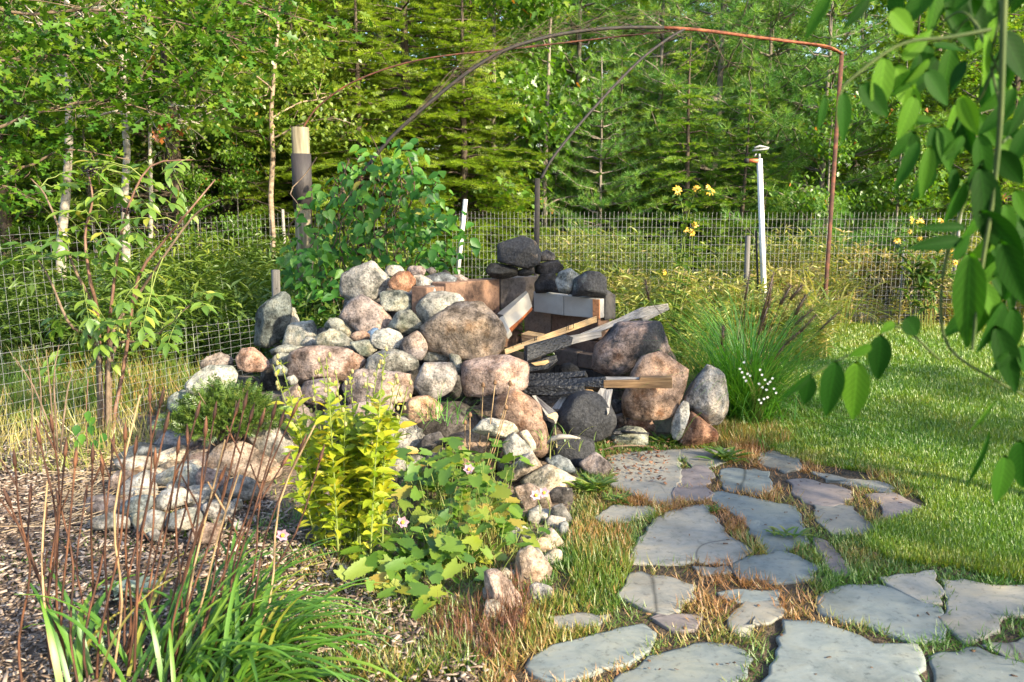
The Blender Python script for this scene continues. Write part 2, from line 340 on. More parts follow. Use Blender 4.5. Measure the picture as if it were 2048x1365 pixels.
# ================================================================== the ground
def sheet(name, poly, z, mat, n=None):
    from mathutils.geometry import tessellate_polygon
    g = G(); V = np.array([(p[0], p[1], z) for p in poly])
    F = []
    for t in tessellate_polygon([[Vector(v) for v in V]]):
        a, b, c = (V[i] for i in t); F.append(t if np.cross(b-a, c-a)[2] > 0 else t[::-1])
    g.add(V, F)
    o = g.obj(name, mat); o['kind'] = 'structure'; return o
gx = np.linspace(-1, 1, 80); gx = np.sign(gx)*np.abs(gx)**2.2*150
X, Y = np.meshgrid(gx, gx+8); Z = np.where(Y > 11, fbm(np.stack([X*.25, Y*.25, X*0], -1), 3)*.25*np.clip((Y-11)/4, 0, 1), 0) - .004
n = len(gx); idx = np.arange(n*n).reshape(n, n)
g = G(); g.add(np.stack([X, Y, Z], -1).reshape(-1, 3), np.stack([idx[:-1, :-1], idx[:-1, 1:], idx[1:, 1:], idx[1:, :-1]], -1).reshape(-1, 4))
o = g.obj('ground', M['forest_floor'], smooth=True); o['kind'] = 'structure'
lawn_px = [(1405, 900), (1470, 880), (1590, 925), (1790, 960), (1862, 1020), (1750, 1060), (1730, 1100), (1790, 1130), (1900, 1140), (2080, 1180)]
LAWN = [gp(*p)[:2] for p in lawn_px] + [(6, 2.6), (12, 2.6), (12, 9.0), (2.3, 9.0), (2.1, 8.0), (1.9, 6.5)]
sheet('lawn', LAWN, .004, M['lawn'])
path_px = [(1190, 885), (1380, 880), (1470, 880), (1590, 925), (1790, 960), (1862, 1020), (1750, 1060), (1730, 1100), (1790, 1130), (1900, 1140), (2080, 1180)]
PATH = [gp(*p)[:2] for p in path_px] + [(2.6, 2.6), (2.2, 1.3), (.0, 1.3), gp(960, 1360)[:2], gp(1010, 1300)[:2], gp(1080, 1200)[:2], gp(1130, 1080)[:2], gp(1160, 960)[:2]]
path = sheet('path', PATH, .010, M['soil'])
BED = [gp(1160, 960)[:2], gp(1130, 1080)[:2], gp(1080, 1200)[:2], gp(1010, 1300)[:2], gp(960, 1360)[:2], (0, 1.3), (-3.2, 1.3), (-3.4, 3), (-3.0, 4.5), (-2.0, 6.5), (-1, 7), (.6, 6.8), (1.3, 5.8), (1.4, 4.7), (.8, 4.5)]
sheet('garden_bed', BED, .016, M['mulch'])

# ------------------------------------------------------------------ flagstones, each a part of the path
F0 = (1000, 860, 1.954)
FLAG = [
 ([(440,95),(560,80),(690,75),(692,150),(660,262),(600,265),(450,200),(430,140)], 'g'),
 ([(700,68),(890,65),(930,85),(880,110),(790,140),(740,110)], 'g'),
 ([(1010,85),(1060,75),(1165,105),(1165,140),(1110,150),(1030,125)], 'g'),
 ([(698,152),(790,130),(830,160),(800,208),(694,206)], 'm'),
 ([(690,217),(800,215),(830,240),(780,262),(672,262)], 'm'),
 ([(870,150),(910,142),(1045,155),(1060,215),(1000,240),(890,215)], 'b'),
 ([(810,245),(880,235),(1000,260),(1140,290),(1170,360),(1185,410),(1050,460),(1010,420),(950,330),(870,290)], 'b'),
 ([(1135,190),(1200,185),(1330,215),(1365,230),(1350,270),(1260,278),(1190,265)], 'm'),
 ([(1230,150),(1330,170),(1500,195),(1528,210),(1520,235),(1400,205),(1290,190)], 'g'),
 ([(1440,245),(1540,240),(1670,305),(1665,325),(1560,340),(1490,330),(1500,290)], 'm'),
 ([(1240,283),(1380,290),(1420,330),(1460,365),(1440,385),(1310,390),(1250,340)], 'g'),
 ([(550,430),(610,345),(680,310),(790,290),(830,330),(880,400),(960,450),(900,490),(700,495),(515,490)], 'w'),
 ([(915,520),(960,495),(1080,462),(1150,480),(1240,530),(1180,570),(1060,575),(940,550)], 'b'),
 ([(490,610),(520,555),(640,565),(750,600),(750,640),(690,690),(600,690),(470,640)], 'g'),
 ([(860,620),(930,608),(1080,610),(1060,650),(950,655),(880,640)], 'b'),
 ([(900,720),(960,662),(1080,657),(1110,700),(1000,740),(980,780),(920,770)], 'g'),
 ([(600,720),(680,705),(790,705),(760,760),(680,765)], 'm'),
 ([(1500,570),(1690,545),(1715,600),(1720,660),(1650,655),(1560,610)], 'w'),
 ([(1740,580),(2090,612),(2090,690),(1960,715),(1950,760),(1830,800),(1750,740),(1770,650)], 'w'),
 ([(1265,650),(1340,605),(1480,600),(1560,620),(1700,680),(1720,740),(1710,790),(1600,800),(1460,750),(1330,720),(1280,700)], 'b'),
 ([(1130,745),(1250,750),(1340,780),(1450,830),(1600,830),(1625,880),(1590,987),(1570,1060),(1000,1060),(1060,960),(1110,880)], 'b'),
 ([(430,1000),(500,930),(680,850),(760,825),(880,830),(960,880),(940,940),(860,970),(870,1060),(400,1060)], 'b'),
 ([(140,880),(220,830),(380,790),(540,755),(585,790),(560,850),(450,905),(270,950),(160,930)], 'b'),
 ([(1700,870),(1830,840),(1870,840),(1920,865),(2090,905),(2090,1060),(1740,1060),(1720,950)], 'b'),
 ([(1900,825),(2090,800),(2090,890),(1990,870)], 'g'),
 ([(1230,410),(1270,420),(1340,490),(1370,540),(1310,545),(1270,480)], 'm'),
 ([(760,520),(880,515),(900,540),(800,550)], 'g'),
 ([(380,330),(460,285),(560,290),(600,310),(520,340),(420,350)], 'w'),
 ([(200,712),(300,700),(420,705),(380,740),(220,760)], 'g'),
]
FCOL = {'g': (.20, .20, .188), 'b': (.168, .195, .20), 'm': (.185, .162, .163), 'w': (.25, .245, .222)}
def densify(poly, step, jit, rnd):
    out = []
    for i in range(len(poly)):
        a, b = np.array(poly[i], float), np.array(poly[(i+1) % len(poly)], float); L = np.linalg.norm(b-a); k = max(1, int(L/step))
        nrm = np.array([-(b-a)[1], (b-a)[0]])/(L+1e-9)
        for q in range(k):
            out.append(a+(b-a)*q/k + nrm*(rnd.normal()*jit if q else 0))
    return np.array(out)
FLAGW = []
def flagstone(poly_w, col, h, k):
    rnd = np.random.default_rng(100+k)
    o2 = densify(poly_w, .04, .009, rnd); c = o2.mean(0); FLAGW.append(o2)
    rings = [(1.0, -.03), (1.0, h-.005), (.993, h-.0005), (.93, h), (.62, h), (.3, h)]
    V = []; n = len(o2)
    for s, z in rings:
        q = c+(o2-c)*s
        zz = z + (fbm(np.stack([q[:, 0]*5, q[:, 1]*5, q[:, 0]*0+k], -1), k)*.004 if s < .99 else 0)
        V.append(np.column_stack([q, np.full(n, z) if np.isscalar(zz) else zz]))
    V.append(np.array([[c[0], c[1], h]])); V = np.vstack(V)
    F = []
    for r in range(len(rings)-1):
        i = np.arange(n); j = (i+1) % n
        F.append(np.stack([r*n+i, r*n+j, (r+1)*n+j], 1)); F.append(np.stack([r*n+i, (r+1)*n+j, (r+1)*n+i], 1))
    r = len(rings)-1; i = np.arange(n); F.append(np.stack([r*n+i, r*n+(i+1) % n, np.full(n, len(V)-1)], 1))
    g = G(); g.add(V, np.vstack(F)); ob = g.obj('flagstone', M['slate'], path, origin=(c[0], c[1], 0))
    j = 1+rnd.normal()*.06; ob.color = (col[0]*j, col[1]*j, col[2]*j, 1)
for k, (pl, cc) in enumerate(FLAG):
    w = [gp(F0[0]+x/F0[2], F0[1]+y/F0[2], .035)[:2] for x, y in pl]
    a = sum(w[i-1][0]*w[i][1]-w[i][0]*w[i-1][1] for i in range(len(w)))
    if a < 0: w = w[::-1]
    cw = np.mean(w, 0); w = [cw+(q-cw)*1.14 for q in w]
    flagstone(w, FCOL[cc], .017+.008*random.random(), k)

# ================================================================== stones
def ico(sub):
    bm = bmesh.new(); bmesh.ops.create_icosphere(bm, subdivisions=sub, radius=1)
    V = np.array([v.co for v in bm.verts]); F = np.array([[v.index for v in f.verts] for f in bm.faces]); bm.free(); return V, F
ICO = {k: ico(k) for k in (2, 3, 4)}
SC = {'g': (.335, .325, .305), 'p': (.345, .265, .235), 'o': (.35, .20, .125), 'k': (.030, .031, .035), 'b': (.23, .255, .265), 'm': (.29, .245, .232),
      'w': (.52, .46, .38), 't': (.30, .305, .265), 'r': (.355, .25, .20), 'd': (.12, .11, .105), 'n': (.335, .27, .215), 's': (.43, .415, .385)}
def polyR(poly, th):
    R = np.full(len(th), 0.0); d = np.stack([np.cos(th), np.sin(th)], 1)
    for i in range(len(poly)):
        a, b = poly[i-1], poly[i]; e = b-a
        den = d[:, 0]*e[1]-d[:, 1]*e[0]
        den = np.where(abs(den) < 1e-9, 1e-9, den)
        t = (a[0]*e[1]-a[1]*e[0])/den; u = (a[0]*d[:, 1]-a[1]*d[:, 0])/den
        ok = (t > 0) & (u >= -1e-6) & (u <= 1+1e-6); R = np.where(ok, np.maximum(R, t), R)
    return R
sid = [0]
def stone(out, Yd, col, parent=None, name='stone', T=.5, e=3.6, ang=.5, soot=0.0, Z=None, sub=None, tilt=0.0):
    """out: outline (photo pixels) -> real size at distance Yd; T depth relative to its size"""
    sid[0] += 1; k = sid[0]; rnd = np.random.default_rng(k*13+5)
    if Z: out = [(Z[0]+x/Z[2], Z[1]+y/Z[2]) for x, y in out]
    if Yd is None:
        b = max(out, key=lambda q: q[1]); Yd = gp(b[0], b[1], -.01)[1]+.03-(.16 if name == 'rubble_rock' else 0)
    W = np.array([P(x, y, Yd) for x, y in out]); c = W.mean(0)
    if name == 'rubble_rock': W = c+(W-c)*1.22
    pl = np.stack([W[:, 0]-c[0], W[:, 2]-c[2]], 1)
    th = np.linspace(-np.pi, np.pi, 181); Rt = polyR(pl, th)
    Rt = np.where(Rt <= 0, Rt.max()*.5, Rt)
    ker = np.array([.25, .5, .25]); ker /= ker.sum(); Rs = np.convolve(np.concatenate([Rt[-11:-1], Rt, Rt[1:11]]), ker, 'same')[10:-10]
    Rt = Rs*(1.06)
    size = (pl.max(0)-pl.min(0)).mean()/2
    if sub is None: sub = 4 if size > .06 else 3
    D, F = ICO[sub]
    # broken block: every edge of the outline is a cleft plane, the front and back are a few more; corners worn round by p
    hp = [];
    for q in sorted(map(tuple, pl)):
        while len(hp) > 1 and (hp[-1][0]-hp[-2][0])*(q[1]-hp[-2][1])-(hp[-1][1]-hp[-2][1])*(q[0]-hp[-2][0]) <= 0: hp.pop()
        hp.append(q)
    lo = len(hp)+1
    for q in sorted(map(tuple, pl))[-2::-1]:
        while len(hp) >= lo and (hp[-1][0]-hp[-2][0])*(q[1]-hp[-2][1])-(hp[-1][1]-hp[-2][1])*(q[0]-hp[-2][0]) <= 0: hp.pop()
        hp.append(q)
    hp = [np.array(q) for q in hp[:-1]]
    while len(hp) > 9.5-4.2*ang:
        ar = [abs((hp[i]-hp[i-1])[0]*(hp[(i+1) % len(hp)]-hp[i-1])[1]-(hp[i]-hp[i-1])[1]*(hp[(i+1) % len(hp)]-hp[i-1])[0]) for i in range(len(hp))]; hp.pop(int(np.argmin(ar)))
    hp = np.array(hp); dep = size*T*2*(.85+.3*rnd.random()); N_, H_ = [], []
    for a, b in zip(hp, np.roll(hp, -1, 0)):
        ed = b-a; n2_ = np.array([ed[1], -ed[0]])/(np.linalg.norm(ed)+1e-9); hh = a@n2_
        for sy in (-1, 1):
            tl = .03+.2*rnd.random() if rnd.random() < .62 else .45+.6*rnd.random(); nn = np.array([n2_[0], sy*tl, n2_[1]]); l = np.linalg.norm(nn); N_.append(nn/l); H_.append((hh+.02*size)*1.0/l + .10*dep*tl/l)
    for sy in (-1, 1):
        for q in range(3 if sy < 0 else 2):
            an = rnd.random()*6.283; nn = unit(np.array([.48*math.cos(an+q*2.1), sy, .42*math.sin(an+q*2.1)+.1])); N_.append(nn); H_.append(dep*(.50+.3*rnd.random())*abs(nn[1])+.10*size)
    for q in range(int(1+4*ang)):
        nn = unit(rnd.normal(size=3)+[0, -.7, .2]); N_.append(nn); H_.append((np.abs(pl@nn[[0, 2]]).max()+dep*.75*abs(nn[1]))*(.66+.16*rnd.random()))
    N_, H_ = np.array(N_), np.maximum(np.array(H_), .12*size); pw = 22+50*ang
    r = (np.maximum(D@N_.T, 0)/H_)**pw; V = D*(r.sum(1)**(-1/pw))[:, None]
    V[:, 1] += tilt*V[:, 2]
    nrm = unit(V)
    V += nrm*(fbm(V/size*1.2+k*3.1, k, 3)*.06*size - np.abs(fbm(V/size*2.2+k, k+5, 3))*.085*size + fbm(V/size*5+k, k+9, 3)*.045*size + .065*size)[:, None]
    g = G(); g.add(V+c, F); ob = g.obj(name, M['granite'], parent, smooth=True, origin=c)
    cc = SC[col] if isinstance(col, str) else col; j = 1+rnd.normal()*.07
    ob.color = (cc[0]*j, cc[1]*j*(1+rnd.normal()*.015), cc[2]*j*(1+rnd.normal()*.02), soot)
    return ob
ZA, ZB, ZC, ZD, ZE = (640, 440, 4.402), (960, 460, 3.9), (900, 680, 3.5), (340, 640, 3.413), (0, 680, 3.9)

fp = thing('stone_fireplace', 'outdoor fireplace of dry stacked granite boulders around a firebox of fired blocks', 'fireplace', (.3, 5.0, 0))
def S(out, Yd, col, Z, **kw): return stone(out, Yd, col, fp, Z=Z, **kw)
# left shoulder of the fireplace
S([(165,560),(200,480),(300,410),(450,378),(545,420),(600,520),(560,640),(480,690),(270,705),(190,650)], 5.35, 'g', ZA, ang=.4)
S([(570,440),(610,400),(690,395),(745,450),(700,490),(600,500)], 5.55, 's', ZA)
S([(590,590),(620,520),(690,460),(780,460),(835,530),(830,600),(760,640),(650,625)], 5.25, 'o', ZA)
S([(755,440),(800,410),(880,408),(935,440),(910,490),(820,490)], 5.6, 'm', ZA, ang=.1, soot=.35)
S([(870,515),(960,475),(1100,470),(1205,510),(1190,560),(1110,590),(1030,590),(950,540)], 5.38, 'b', ZA, soot=.62)
S([(920,440),(985,420),(1030,455),(980,490)], 5.75, 'd', ZA)
S([(1050,475),(1100,440),(1160,475),(1100,490)], 5.8, 'd', ZA)
S([(795,500),(880,488),(970,530),(1030,575),(960,605),(840,615),(815,550)], 5.3, 'g', ZA)
S([(1160,490),(1230,485),(1320,530),(1200,555)], 5.5, 'm', ZA, soot=.4)
S([(535,640),(570,612),(690,625),(800,670),(850,740),(845,805),(560,795),(533,760)], 5.12, 't', ZA, ang=.9)
S([(765,650),(860,610),(935,598),(920,680),(860,750),(805,690)], 5.2, 'p', ZA)
S([(893,640),(930,600),(1020,578),(1048,640),(960,695),(903,692)], 5.1, 'b', ZA, ang=.9)
S([(853,780),(880,720),(960,660),(1110,638),(1210,650),(1275,720),(1100,830),(1060,890),(905,925),(868,850)], 5.0, 's', ZA, ang=.3)
S([(872,1000),(900,945),(1000,885),(1090,815),(1200,740),(1320,712),(1400,735),(1440,800),(1480,860),(1560,900),(1620,960),(1642,1020),(1600,1140),(1530,1212),(1440,1238),(1300,1224),(1180,1176),(1060,1165),(950,1135),(888,1070)], 4.72, 'n', ZA, T=.42, ang=.55)
S([(172,850),(260,730),(370,672),(440,688),(530,768),(625,900),(605,965),(480,995),(330,995),(248,935)], 5.05, 'm', ZA, ang=.5)
S([(598,950),(650,860),(700,798),(800,798),(860,850),(905,930),(850,975),(720,1015),(638,985)], 4.92, 't', ZA, ang=.8)
S([(48,920),(90,868),(160,860),(230,908),(315,980),(285,1045),(190,1015),(58,965)], 5.0, 't', ZA)
S([(262,1030),(300,990),(380,978),(438,1010),(425,1065),(300,1070)], 4.85, 'r', ZA)
S([(405,1000),(480,952),(520,958),(445,1060)], 4.9, (.22, .32, .50), ZA, ang=.9)
S([(448,1040),(490,983),(600,960),(700,998),(733,1060),(702,1125),(580,1140),(478,1105)], 4.72, 's', ZA, ang=.1, e=2.2)
S([(-20,1020),(80,968),(180,998),(280,1068),(335,1170),(200,1160),(-20,1135)], 4.8, 't', ZA)
S([(266,1080),(350,1057),(440,1062),(505,1140),(420,1205),(338,1165)], 4.68, 't', ZA, ang=.9)
S([(712,1110),(740,1048),(860,978),(905,1040),(945,1130),(905,1215),(840,1235),(738,1185)], 4.65, 'm', ZA, ang=.3)
S([(902,1200),(940,1145),(1060,1155),(1135,1190),(1120,1245),(1000,1260),(908,1235)], 4.72, 't', ZA)
S([(1130,1175),(1255,1195),(1245,1335),(1200,1345),(1148,1250)], 4.62, 't', ZA)
S([(75,230),(100,160),(200,130),(400,108),(500,125),(547,170),(547,260),(527,325),(400,350),(250,388),(130,388),(80,320)], 4.5, 'p', ZC, ang=.6, e=3.0, sub=4)
S([(60,395),(210,395),(205,455),(90,465)], 4.55, 'd', ZC)
S([(308,420),(380,368),(470,360),(560,398),(620,478),(662,580),(690,700),(682,805),(640,832),(560,780),(518,680),(430,605),(318,545)], 4.32, 'r', ZC, ang=.6)
S([(-5,680),(60,648),(250,636),(384,656),(390,740),(335,850),(240,925),(100,905),(-5,830)], 4.12, 'r', ZC, ang=.7, e=2.8)
S([(655,560),(702,575),(724,650),(692,705)], 4.5, 'd', ZC)
S([(1135,420),(1202,428),(1218,512),(1148,518)], 4.75, 'd', ZC)
S([(1145,530),(1222,515),(1235,580),(1180,612)], 4.7, 'm', ZC)
# right shoulder
S([(1218,480),(1212,420),(1238,330),(1290,250),(1335,130),(1380,93),(1480,88),(1562,130),(1662,220),(1642,310),(1612,420),(1562,512),(1470,553),(1300,553),(1228,533)], 4.62, 'r', ZC, ang=.7, T=.4)
S([(868,990),(900,918),(1000,818),(1080,743),(1200,722),(1390,725),(1452,790),(1468,950),(1330,1010),(1230,1090),(1100,1140),(1000,1133),(888,1062)], 4.92, 'p', ZB, ang=.5, soot=.52, sub=4)
S([(1205,620),(1228,555),(1402,550),(1434,620),(1424,695),(1380,695),(1250,660)], 4.72, 'r', ZC)
S([(1128,690),(1160,658),(1250,623),(1340,618),(1384,660),(1374,733),(1300,750),(1160,740)], 4.52, 't', ZC, ang=.3)
S([(1638,440),(1700,300),(1810,178),(1912,240),(1928,380),(1938,460),(1893,572),(1800,590),(1690,520)], 4.62, 'g', ZC, ang=.8)
S([(1602,712),(1640,618),(1700,516),(1780,568),(1852,630),(1893,692),(1830,724),(1640,746)], 4.5, 'o', ZC, ang=.9)
S([(1543,690),(1560,590),(1600,480),(1640,418),(1668,450),(1670,520),(1632,602),(1602,702),(1560,720)], 4.52, 's', ZC)
# crown of soot-blackened stones on the back wall
S([(38,310),(80,262),(160,268),(292,298),(288,358),(160,378),(78,358)], 5.6, 'k', ZB)
S([(286,320),(370,295),(435,285),(435,335),(370,358),(298,354)], 5.62, 'd', ZB, soot=.6)
S([(435,270),(520,238),(600,238),(652,290),(622,330),(500,350),(425,335)], 5.66, 'k', ZB, ang=.8)
S([(462,190),(520,157),(598,200),(572,238),(466,244)], 5.68, 'd', ZB, soot=.3)
S([(118,200),(140,118),(220,68),(330,52),(420,88),(474,180),(463,262),(380,296),(260,286),(148,244)], 5.6, 'n', ZB, ang=.5, soot=.60)
S([(426,420),(480,346),(590,342),(620,390),(593,465),(520,486),(436,486)], 5.62, 'k', ZB)
S([(590,400),(620,338),(700,303),(768,350),(742,432),(690,494),(618,486)], 5.42, 'b', ZB, ang=.2)
S([(716,470),(740,388),(840,325),(973,332),(982,505),(940,530),(728,512)], 5.38, 'b', ZB, ang=.9, soot=.72)
# low retaining wall that carries on to the left
S([(803,330),(830,228),(900,198),(1050,193),(1170,198),(1250,228),(1335,290),(1315,363),(1200,405),(1090,400),(950,415),(850,425),(803,392)], 4.55, 'p', ZD, ang=.4, e=3)
S([(1336,280),(1370,228),(1480,202),(1580,218),(1684,278),(1694,332),(1600,365),(1430,375),(1336,332)], 4.5, 't', ZD, ang=.3)
S([(1668,440),(1690,338),(1740,298),(1850,287),(1920,298),(1954,390),(1922,472),(1830,534),(1728,512)], 4.38, 'g', ZD, ang=.5)
S([(1928,370),(1985,378),(1995,480),(1962,545),(1898,502)], 4.5, 'd', ZD)
S([(1138,510),(1180,418),(1280,356),(1450,376),(1642,382),(1668,480),(1602,555),(1400,585),(1198,565)], 4.32, 'm', ZD, e=3)
S([(880,500),(930,428),(1040,396),(1135,396),(1155,450),(1112,556),(980,575),(886,555)], 4.3, 'm', ZD)
S([(1596,600),(1640,541),(1750,526),(1856,590),(1845,655),(1700,695),(1596,655)], 4.2, 'r', ZD)
S([(1180,600),(1290,570),(1500,560),(1530,640),(1400,680),(1200,690)], 4.12, 'm', ZD)
S([(1296,760),(1390,687),(1600,672),(1704,708),(1739,780),(1684,884),(1560,944),(1420,905),(1316,833)], 4.15, 'g', ZD, ang=.6)
S([(1686,900),(1730,806),(1842,771),(1865,810),(1824,884),(1698,925)], 4.05, 'd', ZD)
S([(1751,930),(1800,896),(1912,876),(1955,960),(1904,1014),(1778,1004)], 4.0, 'p', ZD)
S([(1466,1010),(1560,946),(1700,926),(1765,970),(1755,1085),(1650,1115),(1498,1105)], 3.98, 'g', ZD, ang=.5)
S([(1466,1100),(1540,1046),(1565,1180),(1478,1205)], 3.8, 'd', ZD)
S([(453,260),(490,202),(570,197),(632,248),(684,320),(600,366),(478,325)], 4.7, 'r', ZD)
S([(203,310),(250,257),(340,229),(423,258),(424,312),(330,340),(228,350)], 4.75, 'm', ZD)
S([(118,430),(200,357),(300,317),(422,317),(454,380),(424,453),(280,515),(178,520),(127,483)], 4.5, 's', ZD, ang=.2)
S([(-10,540),(40,497),(132,502),(153,582),(60,625),(-10,605)], 4.5, 'b', ZD)
S([(697,260),(740,229),(822,237),(834,290),(780,334),(707,314)], 4.65, 't', ZD)
S([(685,210),(760,176),(900,181),(990,200),(830,236),(697,240)], 4.85, 't', ZD, sub=3)
S([(892,160),(940,117),(1003,127),(1014,182),(950,199),(897,189)], 4.95, 'g', ZD)
S([(706,330),(760,307),(804,340),(794,380),(718,384)], 4.5, 'b', ZD)
S([(786,400),(840,376),(874,420),(832,475)], 4.42, 'g', ZD)
S([(766,500),(870,436),(905,540),(852,606),(776,586)], 4.25, 'm', ZD)
S([(786,620),(900,576),(965,640),(934,766),(816,766)], 4.1, 'm', ZD)
S([(238,960),(330,866),(480,846),(572,887),(653,958),(755,1010),(744,1065),(550,1100),(400,1085),(256,1044)], 3.95, 'n', ZD, ang=.5)
S([(516,760),(560,677),(700,661),(824,800),(845,870),(700,986),(636,924),(546,843)], 4.15, 'g', ZD, ang=.6)
S([(-30,700),(92,636),(104,700),(18,796),(-40,770)], 4.3, 'm', ZD)
S([(1040,640),(1150,560),(1180,640),(1120,720),(1040,720)], 4.2, 'b', ZD)
# dark filler stones behind the faces: shade of the gaps put into their colour
for (x, y, Yd, rx, ry) in [(760,640,5.75,90,80),(700,700,5.3,90,60),(860,690,5.25,80,50),(760,770,4.85,110,50),(600,760,5.0,90,50),(900,780,4.85,70,60),(700,850,4.55,130,60),(880,860,4.5,90,60),(560,840,4.5,110,60),(1290,760,5.2,70,100),(1300,850,4.95,80,40),(450,800,4.9,90,50),(700,920,4.3,120,50),(520,900,4.35,90,50),(1010,880,4.55,60,40),(830,930,4.3,80,40)]:
    stone([(x+rx*math.cos(a), y+ry*math.sin(a)) for a in np.linspace(0, 6.0, 10)], Yd, 'd', fp, T=.45, ang=.8, sub=3)

# firebox of fired blocks
def slab(corners, th, mat, parent, name, col=None, bev=.006, jit=0.0):
    """corners: outline of one face as (px, py, Y), extruded by th away from the viewer; edges slightly worn"""
    W = np.array([P(*c) for c in corners]); c = W.mean(0)
    nrm = np.zeros(3)
    for i in range(len(W)): nrm += np.cross(W[i-1]-c, W[i]-c)
    nrm = unit(nrm)
    if nrm @ (c-np.array([0, 0, CAMH])) < 0: nrm = -nrm
    bm = bmesh.new(); f = bm.faces.new([bm.verts.new(v-c) for v in W])
    r = bmesh.ops.extrude_face_region(bm, geom=[f]); vs_ = [v for v in r['geom'] if isinstance(v, bmesh.types.BMVert)]
    bmesh.ops.translate(bm, verts=vs_, vec=Vector(nrm*th))
    bmesh.ops.recalc_face_normals(bm, faces=bm.faces)
    bmesh.ops.bevel(bm, geom=list(bm.edges), offset=bev, segments=2, affect='EDGES', profile=.6)
    me = bpy.data.meshes.new(name); 
    # grain runs along the longest edge: put local x there
    ed = max(range(len(W)), key=lambda i: np.linalg.norm(W[i]-W[i-1])); ax = Vector(unit(W[ed]-W[ed-1])); zz = Vector(nrm); yy = zz.cross(ax)
    mt = Matrix((ax, yy, zz)).transposed().to_4x4()
    bm.transform(mt.inverted()); bm.to_mesh(me); bm.free(); me.materials.append(mat)
    ob = bpy.data.objects.new(name, me); C.objects.link(ob)
    base = Vector(parent.location) if parent else Vector((0, 0, 0))
    if parent: ob.parent = parent
    ob.matrix_local = Matrix.Translation(Vector(c)-base) @ mt
    if col: ob.color = (*col, 1)
    return ob
ZG = (880, 540, 5.689)
def gq(x, y, Y): return (ZG[0]+x/ZG[2], ZG[1]+y/ZG[2], Y)
RED, BRN = (.21, .13, .095), (.24, .18, .145)
def blk(c, col, th=.12, mat='block'): return slab([gq(*q) for q in c], th, M[mat], fp, 'block', col, .008)
blk([(65,152,5.2),(680,104,5.72),(680,492,5.72),(65,520,5.2)], RED)
blk([(692,102,5.74),(1108,70,5.95),(1108,420,5.95),(692,445,5.74)], (.15, .13, .12))
blk([(-150,200,5.0),(53,188,5.18),(53,520,5.18),(-150,520,5.0)], RED)
blk([(400,500,5.55),(760,470,5.74),(760,760,5.74),(400,800,5.55)], RED)
blk([(640,560,5.72),(945,520,5.93),(945,860,5.93),(640,900,5.72)], RED)
blk([(955,440,5.92),(1262,470,5.78),(1262,735,5.78),(955,705,5.92)], BRN)
blk([(1268,480,5.77),(1800,560,5.42),(1800,800,5.42),(1268,735,5.77)], RED)
blk([(1110,70,5.95),(1870,300,5.45),(1870,580,5.45),(1110,470,5.95)], (.055, .055, .06))
blk([(930,715,5.92),(1400,760,5.7),(1400,960,5.7),(930,900,5.92)], BRN)
blk([(1405,765,5.69),(1900,840,5.36),(1900,1000,5.36),(1405,960,5.69)], (.20, .13, .10))
blk([(1300,900,5.6),(1560,940,5.45),(1560,1110,5.45),(1300,1080,5.6)], (.15, .125, .11))
blk([(1565,945,5.45),(1960,1010,5.22),(1960,1170,5.22),(1565,1110,5.45)], (.16, .125, .105))
blk([(1300,1085,5.6),(1960,1180,5.22),(1960,1420,5.22),(1300,1320,5.6)], (.07, .065, .06))
blk([(640,900,5.7),(1310,980,5.66),(1310,1400,5.6),(640,1300,5.6)], (.06, .055, .05))
slab([(1306,842,4.78),(1350,835,4.78),(1347,880,4.74),(1310,882,4.74)], .15, M['block'], fp, 'block', (.27, .27, .22), .006)
slab([(1168,560,5.52),(1212,590,5.42),(1210,640,5.42),(1168,634,5.52)], .10, M['block'], fp, 'block', (.05, .05, .055), .006)
# loose grey liner tiles standing and leaning in the firebox
t1 = thing('liner_tile', 'grey clay liner tile standing on the red blocks against the firebox corner', 'tile', P(1098, 626, 5.62))
slab([gq(1062, 246, 5.72), gq(1402, 290, 5.55), gq(1404, 520, 5.55), gq(1066, 476, 5.72)], .06, M['tile'], t1, 'face', (.33, .33, .325), .006)
t1 = thing('liner_tile', 'grey clay liner tile with a chipped orange end standing beside the sooty corner stone', 'tile', P(1160, 640, 5.45))
slab([gq(1408, 291, 5.545), gq(1808, 338, 5.33), gq(1810, 556, 5.33), gq(1408, 522, 5.545)], .06, M['tile'], t1, 'face', (.34, .33, .315), .006)
slab([gq(1812, 338, 5.328), gq(1822, 340, 5.34), gq(1823, 557, 5.34), gq(1812, 557, 5.328)], .05, M['block'], t1, 'chipped_end', (.50, .22, .10), .002)
t2 = thing('leaning_tile', 'grey clay liner tile leaning on edge with an orange scorched lower side', 'tile', P(1000, 660, 5.4))
slab([gq(720, 515, 5.28), gq(1000, 262, 5.55), gq(1052, 425, 5.52), gq(800, 690, 5.2)], .05, M['tile'], t2, 'face', (.33, .31, .27), .006)
slab([gq(650, 498, 5.34), gq(975, 236, 5.6), gq(1000, 262, 5.552), gq(720, 515, 5.285)], .03, M['tile'], t2, 'top_edge', (.24, .225, .2), .003)
slab([gq(800, 692, 5.195), gq(1052, 428, 5.515), gq(1052, 462, 5.515), gq(770, 752, 5.2)], .04, M['block'], t2, 'scorched_edge', (.52, .16, .05), .003)
t3 = thing('broken_tile', 'broken pale piece of liner tile wedged under the leaning tile', 'tile', P(1005, 660, 5.2))
slab([gq(632, 575, 5.26), gq(712, 520, 5.27), gq(800, 690, 5.16), gq(750, 745, 5.14)], .05, M['tile'], t3, 'face', (.36, .35, .32), .005)

